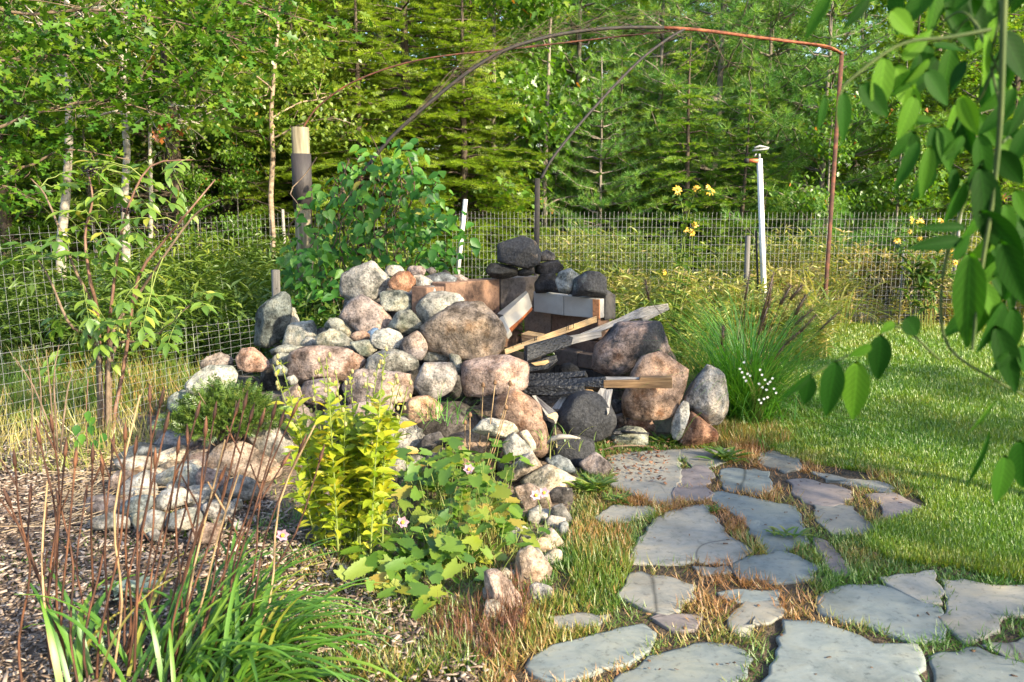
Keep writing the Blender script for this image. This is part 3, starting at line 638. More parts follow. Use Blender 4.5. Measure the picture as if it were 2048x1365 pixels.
# ================================================================== timber in the hearth
ZH = (1020, 640, 5.689)
def hq(x, y, Y): return (ZH[0]+x/ZH[2], ZH[1]+y/ZH[2], Y)
def timber(name, label, cat, faces, loc):
    t = thing(name, label, cat, loc)
    for (nm, c, th, mat) in faces: slab(c, th, M[mat], t, nm, (1, 1, 1), .003)
    return t
t = timber('lumber_batten', 'new pale lumber batten with staples along its edge sloping across the firebox', 'lumber',
       [('batten', [hq(-60, 330, 4.78), hq(985, -40, 5.2), hq(992, 30, 5.2), hq(-50, 395, 4.76)], .045, 'wood_new')], P(1020, 705, 4.78))
for (x, y) in [(35,320),(130,270),(280,235),(298,232),(645,118),(662,112),(720,95)]:
    q = P(*hq(x, y, 4.78+.0004*x)); g = G(); g.tube([q-[0, .01, .0], q+[0, -.012, .03]], .0022, 4); g.obj('staple', M['darkmetal'], t)
timber('notched_plank', 'weathered grey plank with a notched end, charred black at its lower half', 'plank',
       [('plank', [hq(620, 175, 4.72), hq(1240, -20, 5.0), hq(1480, -120, 5.06), hq(1770, -145, 5.1), hq(1790, -75, 5.1), hq(1510, 48, 5.02), hq(1490, -5, 5.02), hq(1380, 5, 5.0), hq(1050, 118, 4.9), hq(690, 215, 4.74)], .035, 'wood_grey'),
        ('charred_end', [hq(200, 300, 4.56), hq(640, 170, 4.715), hq(720, 200, 4.735), hq(700, 290, 4.72), hq(560, 350, 4.68), hq(195, 470, 4.54)], .04, 'char'),
        ('lower_board', [hq(612, 190, 4.71), hq(1040, 122, 4.88), hq(1046, 195, 4.87), hq(690, 285, 4.72)], .03, 'wood_grey')], P(1130, 690, 4.72))
timber('charred_stud', 'long lumber stud burnt black on one half and brown at its cut end', 'lumber',
       [('brown_end', [hq(1065, 690, 4.45), hq(1470, 690, 4.43), hq(1480, 660, 4.43), hq(1845, 655, 4.41), hq(1848, 782, 4.41), hq(1065, 776, 4.45)], .05, 'wood_brown'),
        ('top_face', [hq(1070, 645, 4.50), hq(1480, 648, 4.48), hq(1470, 694, 4.445), hq(1062, 690, 4.455)], .015, 'wood_grey'),
        ('burnt_half', [hq(150, 690, 4.62), hq(850, 660, 4.52), hq(1090, 648, 4.46), hq(1070, 775, 4.452), hq(700, 752, 4.5), hq(150, 745, 4.6)], .06, 'char')], P(1200, 775, 4.45))
timber('charred_log', 'upper charred black log lying behind the burnt stud', 'log',
       [('log', [hq(150, 610, 4.68), hq(560, 600, 4.62), hq(860, 580, 4.58), hq(850, 640, 4.56), hq(500, 680, 4.6), hq(150, 690, 4.66)], .08, 'char')], P(1110, 755, 4.6))
timber('charred_log', 'lower charred black log jutting from under the pink boulder', 'log',
       [('log', [hq(80, 770, 4.55), hq(400, 750, 4.48), hq(830, 765, 4.44), hq(845, 830, 4.43), hq(500, 865, 4.46), hq(130, 830, 4.53)], .08, 'char')], P(1100, 783, 4.5))
stone([(560,560),(600,510),(690,495),(780,550),(800,610),(700,630),(560,620)], 4.85, 'k', None, name='charred_stump', Z=ZH)
o = C.objects[-1] if False else bpy.data.objects['charred_stump']; tag(o, 'rounded black charred stump behind the logs', 'stump')
timber('burnt_stump', 'half burnt wood offcut with an orange cut face under the plank', 'offcut',
       [('charred_block', [hq(200, 500, 4.72), hq(530, 395, 4.8), hq(545, 470, 4.78), hq(420, 560, 4.72), hq(200, 590, 4.7)], .09, 'char'),
        ('cut_face', [hq(235, 490, 4.70), hq(430, 455, 4.745), hq(450, 480, 4.74), hq(400, 510, 4.72), hq(290, 522, 4.70)], .008, 'wood_new')], P(1075, 730, 4.72))
timber('lumber_offcut', 'short lumber offcut with a fresh orange end leaning beside the black boulder', 'lumber',
       [('side', [hq(250, 870, 4.42), hq(290, 865, 4.44), hq(535, 1050, 4.26), hq(500, 1135, 4.24), hq(420, 1105, 4.25), hq(350, 980, 4.36)], .035, 'wood_grey'),
        ('cut_end', [hq(425, 1085, 4.242), hq(510, 1052, 4.246), hq(538, 1060, 4.25), hq(505, 1138, 4.232), hq(425, 1105, 4.236)], .01, 'wood_new')], P(1090, 825, 4.3))
timber('split_stick', 'short split grey stick with a broken orange tip resting on the black boulder', 'stick',
       [('stick', [hq(955, 900, 4.30), hq(1030, 775, 4.40), hq(1095, 785, 4.40), hq(1070, 970, 4.26), hq(1030, 975, 4.26)], .03, 'wood_grey')], P(1200, 790, 4.35))
timber('split_stick', 'narrow pointed grey stick hanging under the brown stud end', 'stick',
       [('stick', [hq(1090, 790, 4.39), hq(1170, 785, 4.39), hq(1130, 1040, 4.22), hq(1110, 1062, 4.21), hq(1085, 960, 4.26)], .025, 'wood_grey')], P(1215, 800, 4.35))
timber('blue_grey_offcut', 'blue grey board scrap behind the black boulder', 'board',
       [('board', [hq(570, 880, 4.5), hq(690, 870, 4.5), hq(600, 1020, 4.4), hq(470, 1010, 4.42)], .02, 'wood_grey')], P(1120, 805, 4.45))
timber('tan_offcut', 'pale tan board scrap standing behind the new batten', 'board',
       [('board', [hq(130, 155, 5.3), hq(205, 125, 5.4), hq(395, 160, 5.4), hq(330, 190, 5.28)], .02, 'wood_new'), ('front', [hq(130, 160, 5.295), hq(330, 194, 5.275), hq(250, 240, 5.26), hq(130, 245, 5.28)], .02, 'wood_brown')], P(1060, 680, 5.3))
timber('wood_scrap', 'pale plank stub between the lower log and the black boulder', 'board',
       [('board', [hq(825, 765, 4.52), hq(920, 765, 4.52), hq(970, 840, 4.45), hq(850, 850, 4.46)], .02, 'wood_new')], P(1175, 785, 4.5))
ob = stone([(755,560),(790,480),(870,400),(960,373),(1050,398),(1132,480),(1153,570),(1112,642),(1000,694),(930,694),(798,645)], 4.32, 'd', None, name='black_boulder', Z=ZC, ang=.1, e=2.2, soot=.85)
tag(ob, 'round soot-black boulder in the hearth mouth under the brown stud end', 'boulder')
ob = stone([(688,760),(740,708),(880,678),(1000,708),(1028,760),(1004,832),(900,866),(718,834)], 4.2, 'd', None, name='black_rock', Z=ZC, ang=.6, soot=.8)
tag(ob, 'low angular soot-black rock at the foot of the round black boulder', 'rock')
g = G(); t = thing('driftwood', 'thin grey curved driftwood stick lying on the low black rock', 'stick', P(1110, 870, 4.05))
g.tube([P(1096, 887, 4.02), P(1105, 878, 4.0), P(1120, 874, 3.99), P(1140, 874, 3.99), P(1160, 877, 4.02)], [.008, .014, .015, .012, .005], 6); g.obj('stick', M['wood_grey'], t, smooth=True)
t = thing('ash_sticks', 'dark charred sticks strewn behind the oval stone at the hearth foot', 'sticks', P(1225, 865, 4.45))
for k in range(6):
    g = G(); a = P(1200+8*k, 872+random.uniform(-14, 6), 4.45); g.tube([a, a+np.array([random.uniform(.05, .16), random.uniform(-.08, .05), random.uniform(-.02, .05)])], [.009, .006], 5); g.obj('stick', M['char'], t)
t = thing('pale_twig', 'long pale bare twig lying from the black rock to the flagstones', 'twig', gp(1200, 900))
g = G(); g.tube([gp(1190, 905, .03), gp(1230, 893, .06), gp(1262, 891, .06), gp(1300, 893, .03)], [.003, .005, .005, .003], 5); g.obj('stem', M['twig'], t)

# ================================================================== loose rocks edging the bed
EDGE = [
 ([(148,620),(230,558),(340,556),(440,588),(484,650),(400,684),(300,650),(150,640)], 4.02, 's', 'pale speckled slab lying behind the grey cube-like rock in the bed edging'),
 ([(478,640),(540,636),(592,720),(604,775),(560,780)], 4.0, 'w', 'small white wedge rock leaning on the tall reddish boulder'),
 ([(366,740),(450,656),(512,688),(574,770),(532,834),(398,840)], 3.97, 'g', 'grey rock with flat faces on top of the white edging rocks'),
 ([(306,840),(390,822),(424,870),(414,932),(360,976),(318,902)], None, 'g', 'small brownish grey rock left of the white edging rocks'),
 ([(376,970),(450,878),(540,828),(570,788),(602,808),(639,890),(530,964),(480,980),(400,1016)], 3.88, 'w', 'white rock with grey streaks in the bed edging'),
 ([(506,990),(620,908),(690,886),(790,928),(899,985),(852,1046),(690,1040),(560,1086),(516,1064)], None, 'w', 'long cream-white pointed rock in the bed edging'),
 ([(666,840),(760,818),(830,848),(894,932),(800,946),(696,886)], 4.02, 'b', 'low grey-green rock at the foot of the black rock'),
 ([(901,870),(960,808),(1020,791),(1102,838),(1144,890),(1113,945),(1000,956),(926,924)], 4.02, 'm', 'mauve-grey rock beside the big flagstone at the hearth foot'),
 ([(690,1040),(850,1032),(860,1080),(852,1170),(730,1180),(700,1110)], None, 'd', 'dark square-faced rock below the cream-white pointed rock'),
 ([(560,1110),(690,1070),(705,1150),(690,1220),(580,1200)], None, 'n', 'brown streaked rock left of the dark square-faced rock'),
 ([(712,1170),(790,1150),(850,1200),(858,1260),(800,1310),(715,1290)], None, 'g', 'rounded grey-brown rock below the dark square-faced rock'),
 ([(742,1340),(780,1265),(826,1285),(830,1340),(790,1400),(750,1400)], None, 'b', 'upright blue-grey shard in the bed edging'),
 ([(560,1210),(700,1190),(730,1260),(690,1300),(590,1280)], None, 's', 'pale rock half hidden under the anemone leaves'),
]
for o_, Yd, c_, lab in EDGE:
    tag(stone(o_, Yd, c_, None, name='edging_rock', Z=ZC, ang=.9), lab, 'rock')
ZI = (500, 900, 2.926)
for o_, Yd, c_, lab in [
 ([(1570,600),(1640,570),(1700,600),(1760,690),(1740,760),(1640,810),(1550,800),(1545,720)], None, (.44, .35, .295), 'pinkish rock with a pale cap in the bed edging by the flagstones'),
 ([(1370,720),(1400,682),(1460,720),(1540,810),(1590,880),(1560,960),(1440,960),(1390,860)], None, (.44, .35, .295), 'sloping pinkish rock among the brown dried stalks'),
 ([(1650,530),(1720,515),(1790,570),(1810,610),(1740,640),(1680,590)], None, (.40, .32, .27), 'small flat pink rock between the blue shard and the pinkish capped rock'),
 ([(985,1290),(1030,1275),(1060,1310),(1040,1360),(980,1350)], None, 'g', 'small grey stone among the brown dried stalks'),
 ([(1310,950),(1340,930),(1365,980),(1340,1010),(1312,1000)], None, 's', 'tiny pale stone at the foot of the sloping pinkish rock')]:
    tag(stone(o_, Yd, c_, None, name='edging_rock', Z=ZI, ang=.8), lab, 'rock')
for (x, y, rx, ry) in [(1052, 1012, 24, 18), (1078, 1045, 20, 16), (1098, 1100, 24, 18), (1112, 1060, 16, 14), (1062, 1152, 30, 22), (1110, 1132, 18, 14), (1000, 1205, 26, 20), (985, 1245, 22, 16), (1078, 1196, 22, 16), (1035, 1095, 22, 18), (1020, 1168, 20, 16)]:
    an = np.sort(rng.random(8)*6.283)
    tag(stone([(x+rx*1.25*math.cos(a)*random.uniform(.85, 1.2), y-ry*.8+ry*1.35*math.sin(a)*random.uniform(.9, 1.3)) for a in an], None, random.choice([(.44, .36, .31), 's', 'w', 'g']), None, name='edging_rock', ang=1.0), 'pale broken rock in the edging row between the anemones and the path', 'rock', 'pale broken rocks edging the bed')
# heap of angular rubble beside the mulch
RUB = [([(880,940),(960,860),(1080,830),(1290,840),(1310,880),(1120,930),(960,960)], None, 'b'), ([(1190,920),(1290,870),(1400,845),(1440,900),(1420,1000),(1300,1000)], None, 'w'), ([(910,960),(1060,930),(1200,960),(1210,1030),(1050,1040),(930,1010)], None, 's'),
       ([(945,1190),(1010,1110),(1110,1055),(1190,1090),(1210,1190),(1100,1230),(960,1215)], None, 's'), ([(1210,1080),(1330,1020),(1480,980),(1570,990),(1640,1080),(1560,1160),(1400,1150),(1240,1140)], None, 's'),
       ([(1560,1000),(1640,1010),(1750,1080),(1750,1170),(1640,1200),(1580,1120)], None, 'p'), ([(860,1100),(920,1040),(1000,1060),(960,1160),(880,1200)], None, 'm'), ([(1010,1030),(1080,1000),(1140,1040),(1080,1090),(1010,1070)], None, 'n'),
       ([(640,1250),(800,1240),(960,1290),(930,1340),(700,1330)], None, 'm'), ([(930,1340),(1050,1240),(1180,1230),(1160,1330),(1060,1370)], None, 'b'), ([(1180,1290),(1280,1200),(1420,1180),(1460,1260),(1330,1320),(1200,1340)], None, 's'),
       ([(1460,1180),(1640,1150),(1700,1240),(1600,1300),(1480,1290)], None, 'g'), ([(1700,1180),(1860,1080),(1960,1110),(2000,1200),(1830,1240)], None, 'g'), ([(700,1400),(860,1370),(1000,1400),(980,1460),(760,1470)], None, 'g'),
       ([(1050,1400),(1180,1350),(1300,1380),(1280,1460),(1100,1470)], None, 's'), ([(1320,1380),(1480,1330),(1560,1400),(1480,1480),(1340,1470)], None, 's'), ([(1430,860),(1470,830),(1520,880),(1500,940),(1440,920)], None, 'm'),
       ([(1600,1290),(1760,1250),(1830,1320),(1740,1400),(1620,1380)], None, 'g'), ([(940,1290),(990,1230),(1080,1240),(1040,1310)], None, 'n'), ([(1330,470),(1420,410),(1500,440),(1480,520),(1370,530)], None, 'b'), ([(1490,1500),(1600,1440),(1720,1470),(1680,1560),(1540,1570)], None, 'p')]
for o_, Yd, c_ in RUB:
    tag(stone(o_, Yd, c_, None, name='rubble_rock', Z=ZE, ang=1.0, sub=3), 'angular rubble rock lying in the loose heap beside the mulch', 'rock', 'rubble rocks heaped beside the mulch')
for k in range(16):     # rubble that links the heap to the wall
    x, y = random.uniform(300, 540), random.uniform(860, 950); r = random.uniform(18, 34); an = np.sort(rng.random(8)*6.283)
    tag(stone([(x+r*1.3*math.cos(a), y-r*.4+r*.8*math.sin(a)) for a in an], None, random.choice(['s', 'g', 'm', 'n', 'p', 't']), None, name='rubble_rock', ang=1.0, sub=3), 'angular rock tumbled between the rubble heap and the wall foot', 'rock', 'rocks tumbled at the wall foot')
for k in range(30):     # smaller pieces filling the heap
    x, y = random.uniform(240, 480), random.uniform(930, 1075); r = random.uniform(9, 20)
    ob = stone([(x+r*1.3*math.cos(a), y+r*.8*math.sin(a)) for a in np.sort(rng.random(7)*6.283)], gp(x, y+r)[1]-random.uniform(.02, .12), random.choice('sggmwtn'), None, name='rubble_rock', ang=1.0, sub=3)
    tag(ob, 'small stone chip lying between the larger rocks of the rubble heap', 'rock', 'small stones in the rubble heap')
ob = stone([(1620,1230),(1650,1010),(1800,900),(1830,940),(1840,1010),(1780,1260)], 5.9, (.13, .15, .15), None, name='grey_slab', Z=(0, 300, 3.175), ang=.6)
tag(ob, 'large dark green-grey stone slab standing behind the wooden stake', 'rock')
for x, y, Yd in [(560,650,6.0),(600,680,5.7)]:
    ob = stone([(x-40,y+30),(x-20,y-30),(x+25,y-35),(x+45,y+20)], Yd, 's', None, name='vine_rock', ang=.5); tag(ob, 'pale rock half hidden under the climbing vine', 'rock', 'rocks under the vine')
# ================================================================== wire fences, stakes and posts
def fence_mesh(g, pts, H, dv, dh, r, wav=.012, zb=.0, seed=0):
    pts = np.array(pts, float); seg = np.linalg.norm(np.diff(pts, axis=0), axis=1); cum = np.concatenate([[0], np.cumsum(seg)]); L = cum[-1]
    def at(s): return np.stack([np.interp(s, cum, pts[:, 0]), np.interp(s, cum, pts[:, 1])], -1)
    Hs = (lambda s: np.interp(s, np.linspace(0, L, len(H)), H)) if np.ndim(H) else (lambda s: np.full(np.shape(s), float(H)))
    def pos(s, z):
        q = at(s); sag = fbm(np.stack([s*.45+seed, z*0, z*0], -1), 2, 2)*.035; hz = Hs(s)
        off = fbm(np.stack([s*.8, z*2.2+9, z*0+seed], -1), 4, 2)*wav*3
        return np.column_stack([q[:, 0]+off*.4, q[:, 1]+off, zb+z*hz/Hs(np.array([0.]))[0]+sag*(z > .2)])
    H0 = Hs(np.array([0.]))[0]
    for z in np.arange(0.02, H0+.01, dh):
        s = np.arange(0, L, .12); g.tube(pos(s, np.full(len(s), z)), r, 3, cap=False)
    for s0 in np.arange(0, L, dv):
        z = np.linspace(.0, H0, 7); g.tube(pos(np.full(7, s0), z), r, 3, cap=False)
fl = thing('wire_fence', 'tall galvanised welded wire fence running along the edge of the woods', 'fence', (0, 9.8, 0))
g = G(); fence_mesh(g, [(-.75, 10.1), (.4, 9.75), (3, 9.6), (9.5, 9.5)], 1.22, .0508, .1016, .0019); g.obj('mesh', M['galv'], fl, kind='stuff')
def stake(parent, a, b, w, mat, name='stake', sides=4):
    g = G(); g.tube([a, b], w, sides); return g.obj(name, mat, parent)
stake(fl, P(914, 560, 10.0), P(931, 399, 9.95), .028, M['whitewood'])
for x in (5.3, 7.4): stake(fl, (x, 9.53, 0), (x, 9.53, 1.3), .02, M['wood_grey'])
fl2 = thing('wire_fence', 'galvanised wire fence standing before the undergrowth beside the white birches', 'fence', (-3.4, 7, 0))
g = G(); fence_mesh(g, [(-5.0, 4.2), (-4.05, 6.0), (-3.3, 8.8), (-2.9, 10.2), (-.75, 10.1)], 1.2, .095, .1016, .0013, seed=5); g.obj('mesh', M['galv'], fl2, kind='stuff')
for q in ((-4.05, 6.0), (-2.9, 10.2)): stake(fl2, (*q, 0), (*q, 1.25), .02, M['wood_grey'])
fl3 = thing('low_wire_fence', 'low sagging wire mesh fence beside the mulch and elder shrub', 'fence', (-2.4, 4.8, 0))
g = G(); fence_mesh(g, [(-3.3, 2.75), (-2.62, 4.05), (-2.2, 5.2), (-1.78, 6.2)], [.74, .70, .62, .56], .1016, .058, .0011, seed=9); g.obj('mesh', M['galv'], fl3, kind='stuff')
st = thing('wooden_stake', 'square weathered grey stake with nicks holding the low fence end', 'stake', (-1.83, 6.2, 0))
g = G(); a, b = P(556, 772, 6.2), P(551, 540, 6.2); g.tube([a, b], [.034, .034], 4); g.obj('post', M['wood_dark'], st)
for k in range(7):
    q = a+(b-a)*(.3+.09*k); g = G(); g.tube([q+[.004, -.026, 0], q+[.02, -.027, .006]], .003, 3); g.obj('nick', M['darkmetal'], st)
fl4 = thing('low_wire_fence', 'low wire mesh fence along the far edge of the lawn', 'fence', (5.5, 8.85, 0))
g = G(); fence_mesh(g, [(3.2, 8.85), (5.5, 8.8), (9.5, 8.75)], .40, .055, .09, .0020, seed=3); g.obj('mesh', M['galv'], fl4, kind='stuff')
stake(fl4, (4.32, 8.78, 0), (4.30, 8.78, .95), .009, M['galv'])
st = thing('wooden_stake', 'slim dark grey stake standing among the tall weeds', 'stake', gp(1490, 700))
g = G(); g.tube([P(1487, 700, 7.6), P(1496, 472, 7.6)], .026, 4); g.obj('post', M['wood_dark'], st)
# round wooden post with a pipe sleeve
wp = thing('wooden_post', 'round pale wooden post with a dark grey pipe sleeve beside the vine', 'post', (P(612, 500, 7.4)[0], 7.4, 0))
a, b = np.array([P(614, 640, 7.4)[0], 7.4, 0.0]), P(600, 255, 7.4)
g = G(); g.tube([a, (a+b)/2, b], .078, 18); g.obj('post', surf_mat('post_wood', [(.3, (.08, .066, .04)), (.5, (.19, .165, .11)), (.7, (.30, .27, .2))], scale=7, detail=7, bump=.6, bscale=14, bdist=.006, stretch=(4, 4, .35)), wp, smooth=False)
zf = lambda z: a+(b-a)*(z/b[2]); q0, q1 = zf(P(610, 418, 7.4)[2]), zf(P(602, 308, 7.4)[2])
g = G(); g.tube([q0, q1], .088, 20); g.obj('pipe_sleeve', surf_mat('grey_pipe', [(.3, (.022, .02, .022)), (.6, (.045, .04, .042)), (.8, (.08, .068, .06))], scale=9, bump=.2, rough=.6, stretch=(2, 2, .4)), wp, smooth=True)
# arch of rusted rods between steel posts
ar = thing('rod_arch', 'arch of rusty bent steel rods and tangled wire over steel posts above the fireplace', 'arch', (1.2, 7.2, 0))
def curve(pts, n=40):
    p = np.array(pts, float); t = np.linspace(0, 1, len(p)); tt = np.linspace(0, 1, n); out = []
    m = np.gradient(p, t, axis=0)
    i = np.clip(np.searchsorted(t, tt, side='right')-1, 0, len(p)-2); h = t[i+1]-t[i]; u = ((tt-t[i])/h)[:, None]; h = h[:, None]
    return (2*u**3-3*u**2+1)*p[i]+(u**3-2*u**2+u)*h*m[i]+(-2*u**3+3*u**2)*p[i+1]+(u**3-u**2)*h*m[i+1]
c1 = curve([P(722, 350, 6.8), P(800, 258, 6.85), P(960, 128, 7.0), P(1080, 78, 7.2), P(1220, 57, 7.5), P(1370, 58, 7.8), P(1520, 76, 8.2), P(1640, 92, 8.5), P(1684, 107, 8.6)])
g = G(); g.tube(c1[:24], .0155, 8); g.obj('rod', M['darkmetal'], ar, smooth=True)
g = G(); g.tube(c1[23:], .0155, 8); g.obj('rod', M['rust'], ar, smooth=True)  # right half in brighter rust: sunlight put into its colour
c2 = curve([P(602, 262, 7.4), P(640, 210, 7.4), P(720, 158, 7.4), P(850, 118, 7.45), P(1050, 95, 7.55), P(1250, 72, 7.7), P(1370, 60, 7.82)])
g = G(); g.tube(c2, .008, 7); g.obj('rod', M['rustdark'], ar, smooth=True)
c3 = curve([P(1082, 358, 6.6), P(1110, 310, 6.65), P(1180, 225, 6.9), P(1270, 130, 7.3), P(1330, 82, 7.6), P(1370, 58, 7.8)])
g = G(); g.tube(c3, .012, 7); g.obj('rod', M['darkmetal'], ar, smooth=True)
c4 = curve([P(1560, 82, 8.3), P(1650, 92, 8.45), P(1684, 107, 8.58)]); g = G(); g.tube(c4, .011, 6); g.obj('rod', M['rust'], ar, smooth=True)
for (top, bot, m) in [((1684, 104, 8.6), (1646, 660, 8.6), 'rustdark'), ((1075, 357, 6.6), (1071, 640, 6.6), 'darkmetal'), ((720, 352, 6.8), (716, 640, 6.8), 'rustdark')]:
    a, b = P(*bot), P(*top); a[2] = 0
    g = G(); w = .022
    for (dx, dy, wx, wy) in ((0, 0, w, .004), (0, .02, .004, w)):      # T section
        V = np.array([[q[0]+dx+sx*wx, q[1]+dy+sy*wy, q[2]] for q in (a, b) for sx, sy in ((-1, -1), (1, -1), (1, 1), (-1, 1))])
        g.add(V, [(0, 1, 5, 4), (1, 2, 6, 5), (2, 3, 7, 6), (3, 0, 4, 7), (4, 5, 6, 7)])
    g.obj('steel_post', M[m], ar)
g = G()
for k in range(60):
    t0 = random.uniform(.12, .62); q = c1[int(t0*39)]; q2 = c1[min(39, int(t0*39)+random.randint(3, 8))]
    mid = (q+q2)/2+np.array([0, random.uniform(-.1, .1), random.uniform(-.04, .2)])
    g.tube(curve([q+rng.normal(size=3)*.02, mid, q2+rng.normal(size=3)*.09], 7), .0012, 3, cap=False)
for k in range(16):
    q = c1[random.randint(24, 30)]; e = q+np.array([random.uniform(-.5, .3), random.uniform(-.2, .2), random.uniform(-.5, -.05)])
    g.tube(curve([q, (q+e)/2+rng.normal(size=3)*.06, e], 7), .0018, 3, cap=False)
g.obj('wire_tangle', M['twig'], ar, kind='stuff')
# post with a lawn sprinkler
sp_ = thing('sprinkler_post', 'slim white post carrying a metal sprinkler head and an orange pipe stub', 'post', (P(1526, 560, 8.3)[0], 8.3, 0))
a, b = P(1532, 640, 8.3), P(1519, 318, 8.3); a[2] = 0
g = G(); g.tube([a, b], .03, 4); g.obj('post', M['whitewood'], sp_)
g = G(); g.tube([a+[-.05, .03, 0], a+(b-a)*.6+[-.05, .03, 0]], .012, 5); g.obj('riser_pipe', M['darkmetal'], sp_)
g = G(); g.tube([b+[0, 0, -.02], b+[-.11, 0, -.02]], .02, 8); g.obj('pipe_stub', surf_mat('orange_plastic', [(.3, (.5, .12, .05)), (.7, (.62, .2, .09))], rough=.5, bump=0), sp_)
g = G(); g.tube([b+[-.11, 0, -.02], b+[-.15, 0, -.02]], .025, 8); g.obj('pipe_cap', M['darkmetal'], sp_)
g = G(); g.tube([b, b+[-.005, 0, .05]], .012, 8); h = b+np.array([-.005, 0, .05])
g.tube([h+[-.07, 0, .03], h+[.09, 0, .05]], [.012, .008], 6); g.tube([h+[-.06, -.02, .055], h+[.0, 0, .075], h+[.10, .01, .06]], [.01, .014, .006], 6); g.tube([h+[-.03, 0, 0], h+[-.05, 0, -.03]], .007, 6)
g.obj('sprinkler_head', M['galv'], sp_, smooth=True)

# ================================================================== trees
LM = {}
LM['spruce'] = leaf_mat('spruce_needles', [(0, (.09, .16, .012)), (.5, (.17, .27, .018)), (1, (.30, .38, .03))], trans=.4, gloss=.03)
LM['hemlock'] = leaf_mat('hemlock_needles', [(0, (.075, .16, .016)), (.6, (.14, .26, .022)), (1, (.25, .34, .03))], trans=.4, gloss=.03)
LM['pine'] = leaf_mat('pine_needles', [(0, (.06, .18, .035)), (.6, (.13, .29, .055)), (1, (.26, .38, .06))], trans=.4, gloss=.03)
LM['broad'] = leaf_mat('broad_leaves', [(0, (.09, .19, .010)), (.6, (.17, .30, .016)), (1, (.34, .38, .025))], trans=.48)
LM['birchleaf'] = leaf_mat('birch_leaves', [(0, (.09, .16, .015)), (.6, (.17, .25, .022)), (.93, (.26, .30, .025)), (1, (.38, .28, .03))], trans=.45)
LM['mapleleaf'] = leaf_mat('maple_leaves', [(0, (.07, .17, .012)), (.8, (.14, .27, .018)), (.97, (.25, .30, .025)), (1, (.4, .16, .03))], trans=.5)
def trunk_pts(h, lean, wob, n=9, seed=0):
    z = np.linspace(-.1, h, n); r = np.random.default_rng(seed)
    return np.column_stack([lean[0]*z + np.cumsum(r.normal(size=n))*wob*(z > .3), lean[1]*z+np.cumsum(r.normal(size=n))*wob*(z > .3), z])
def at_z(tp, z): return np.array([np.interp(z, tp[:, 2], tp[:, 0]), np.interp(z, tp[:, 2], tp[:, 1]), z])
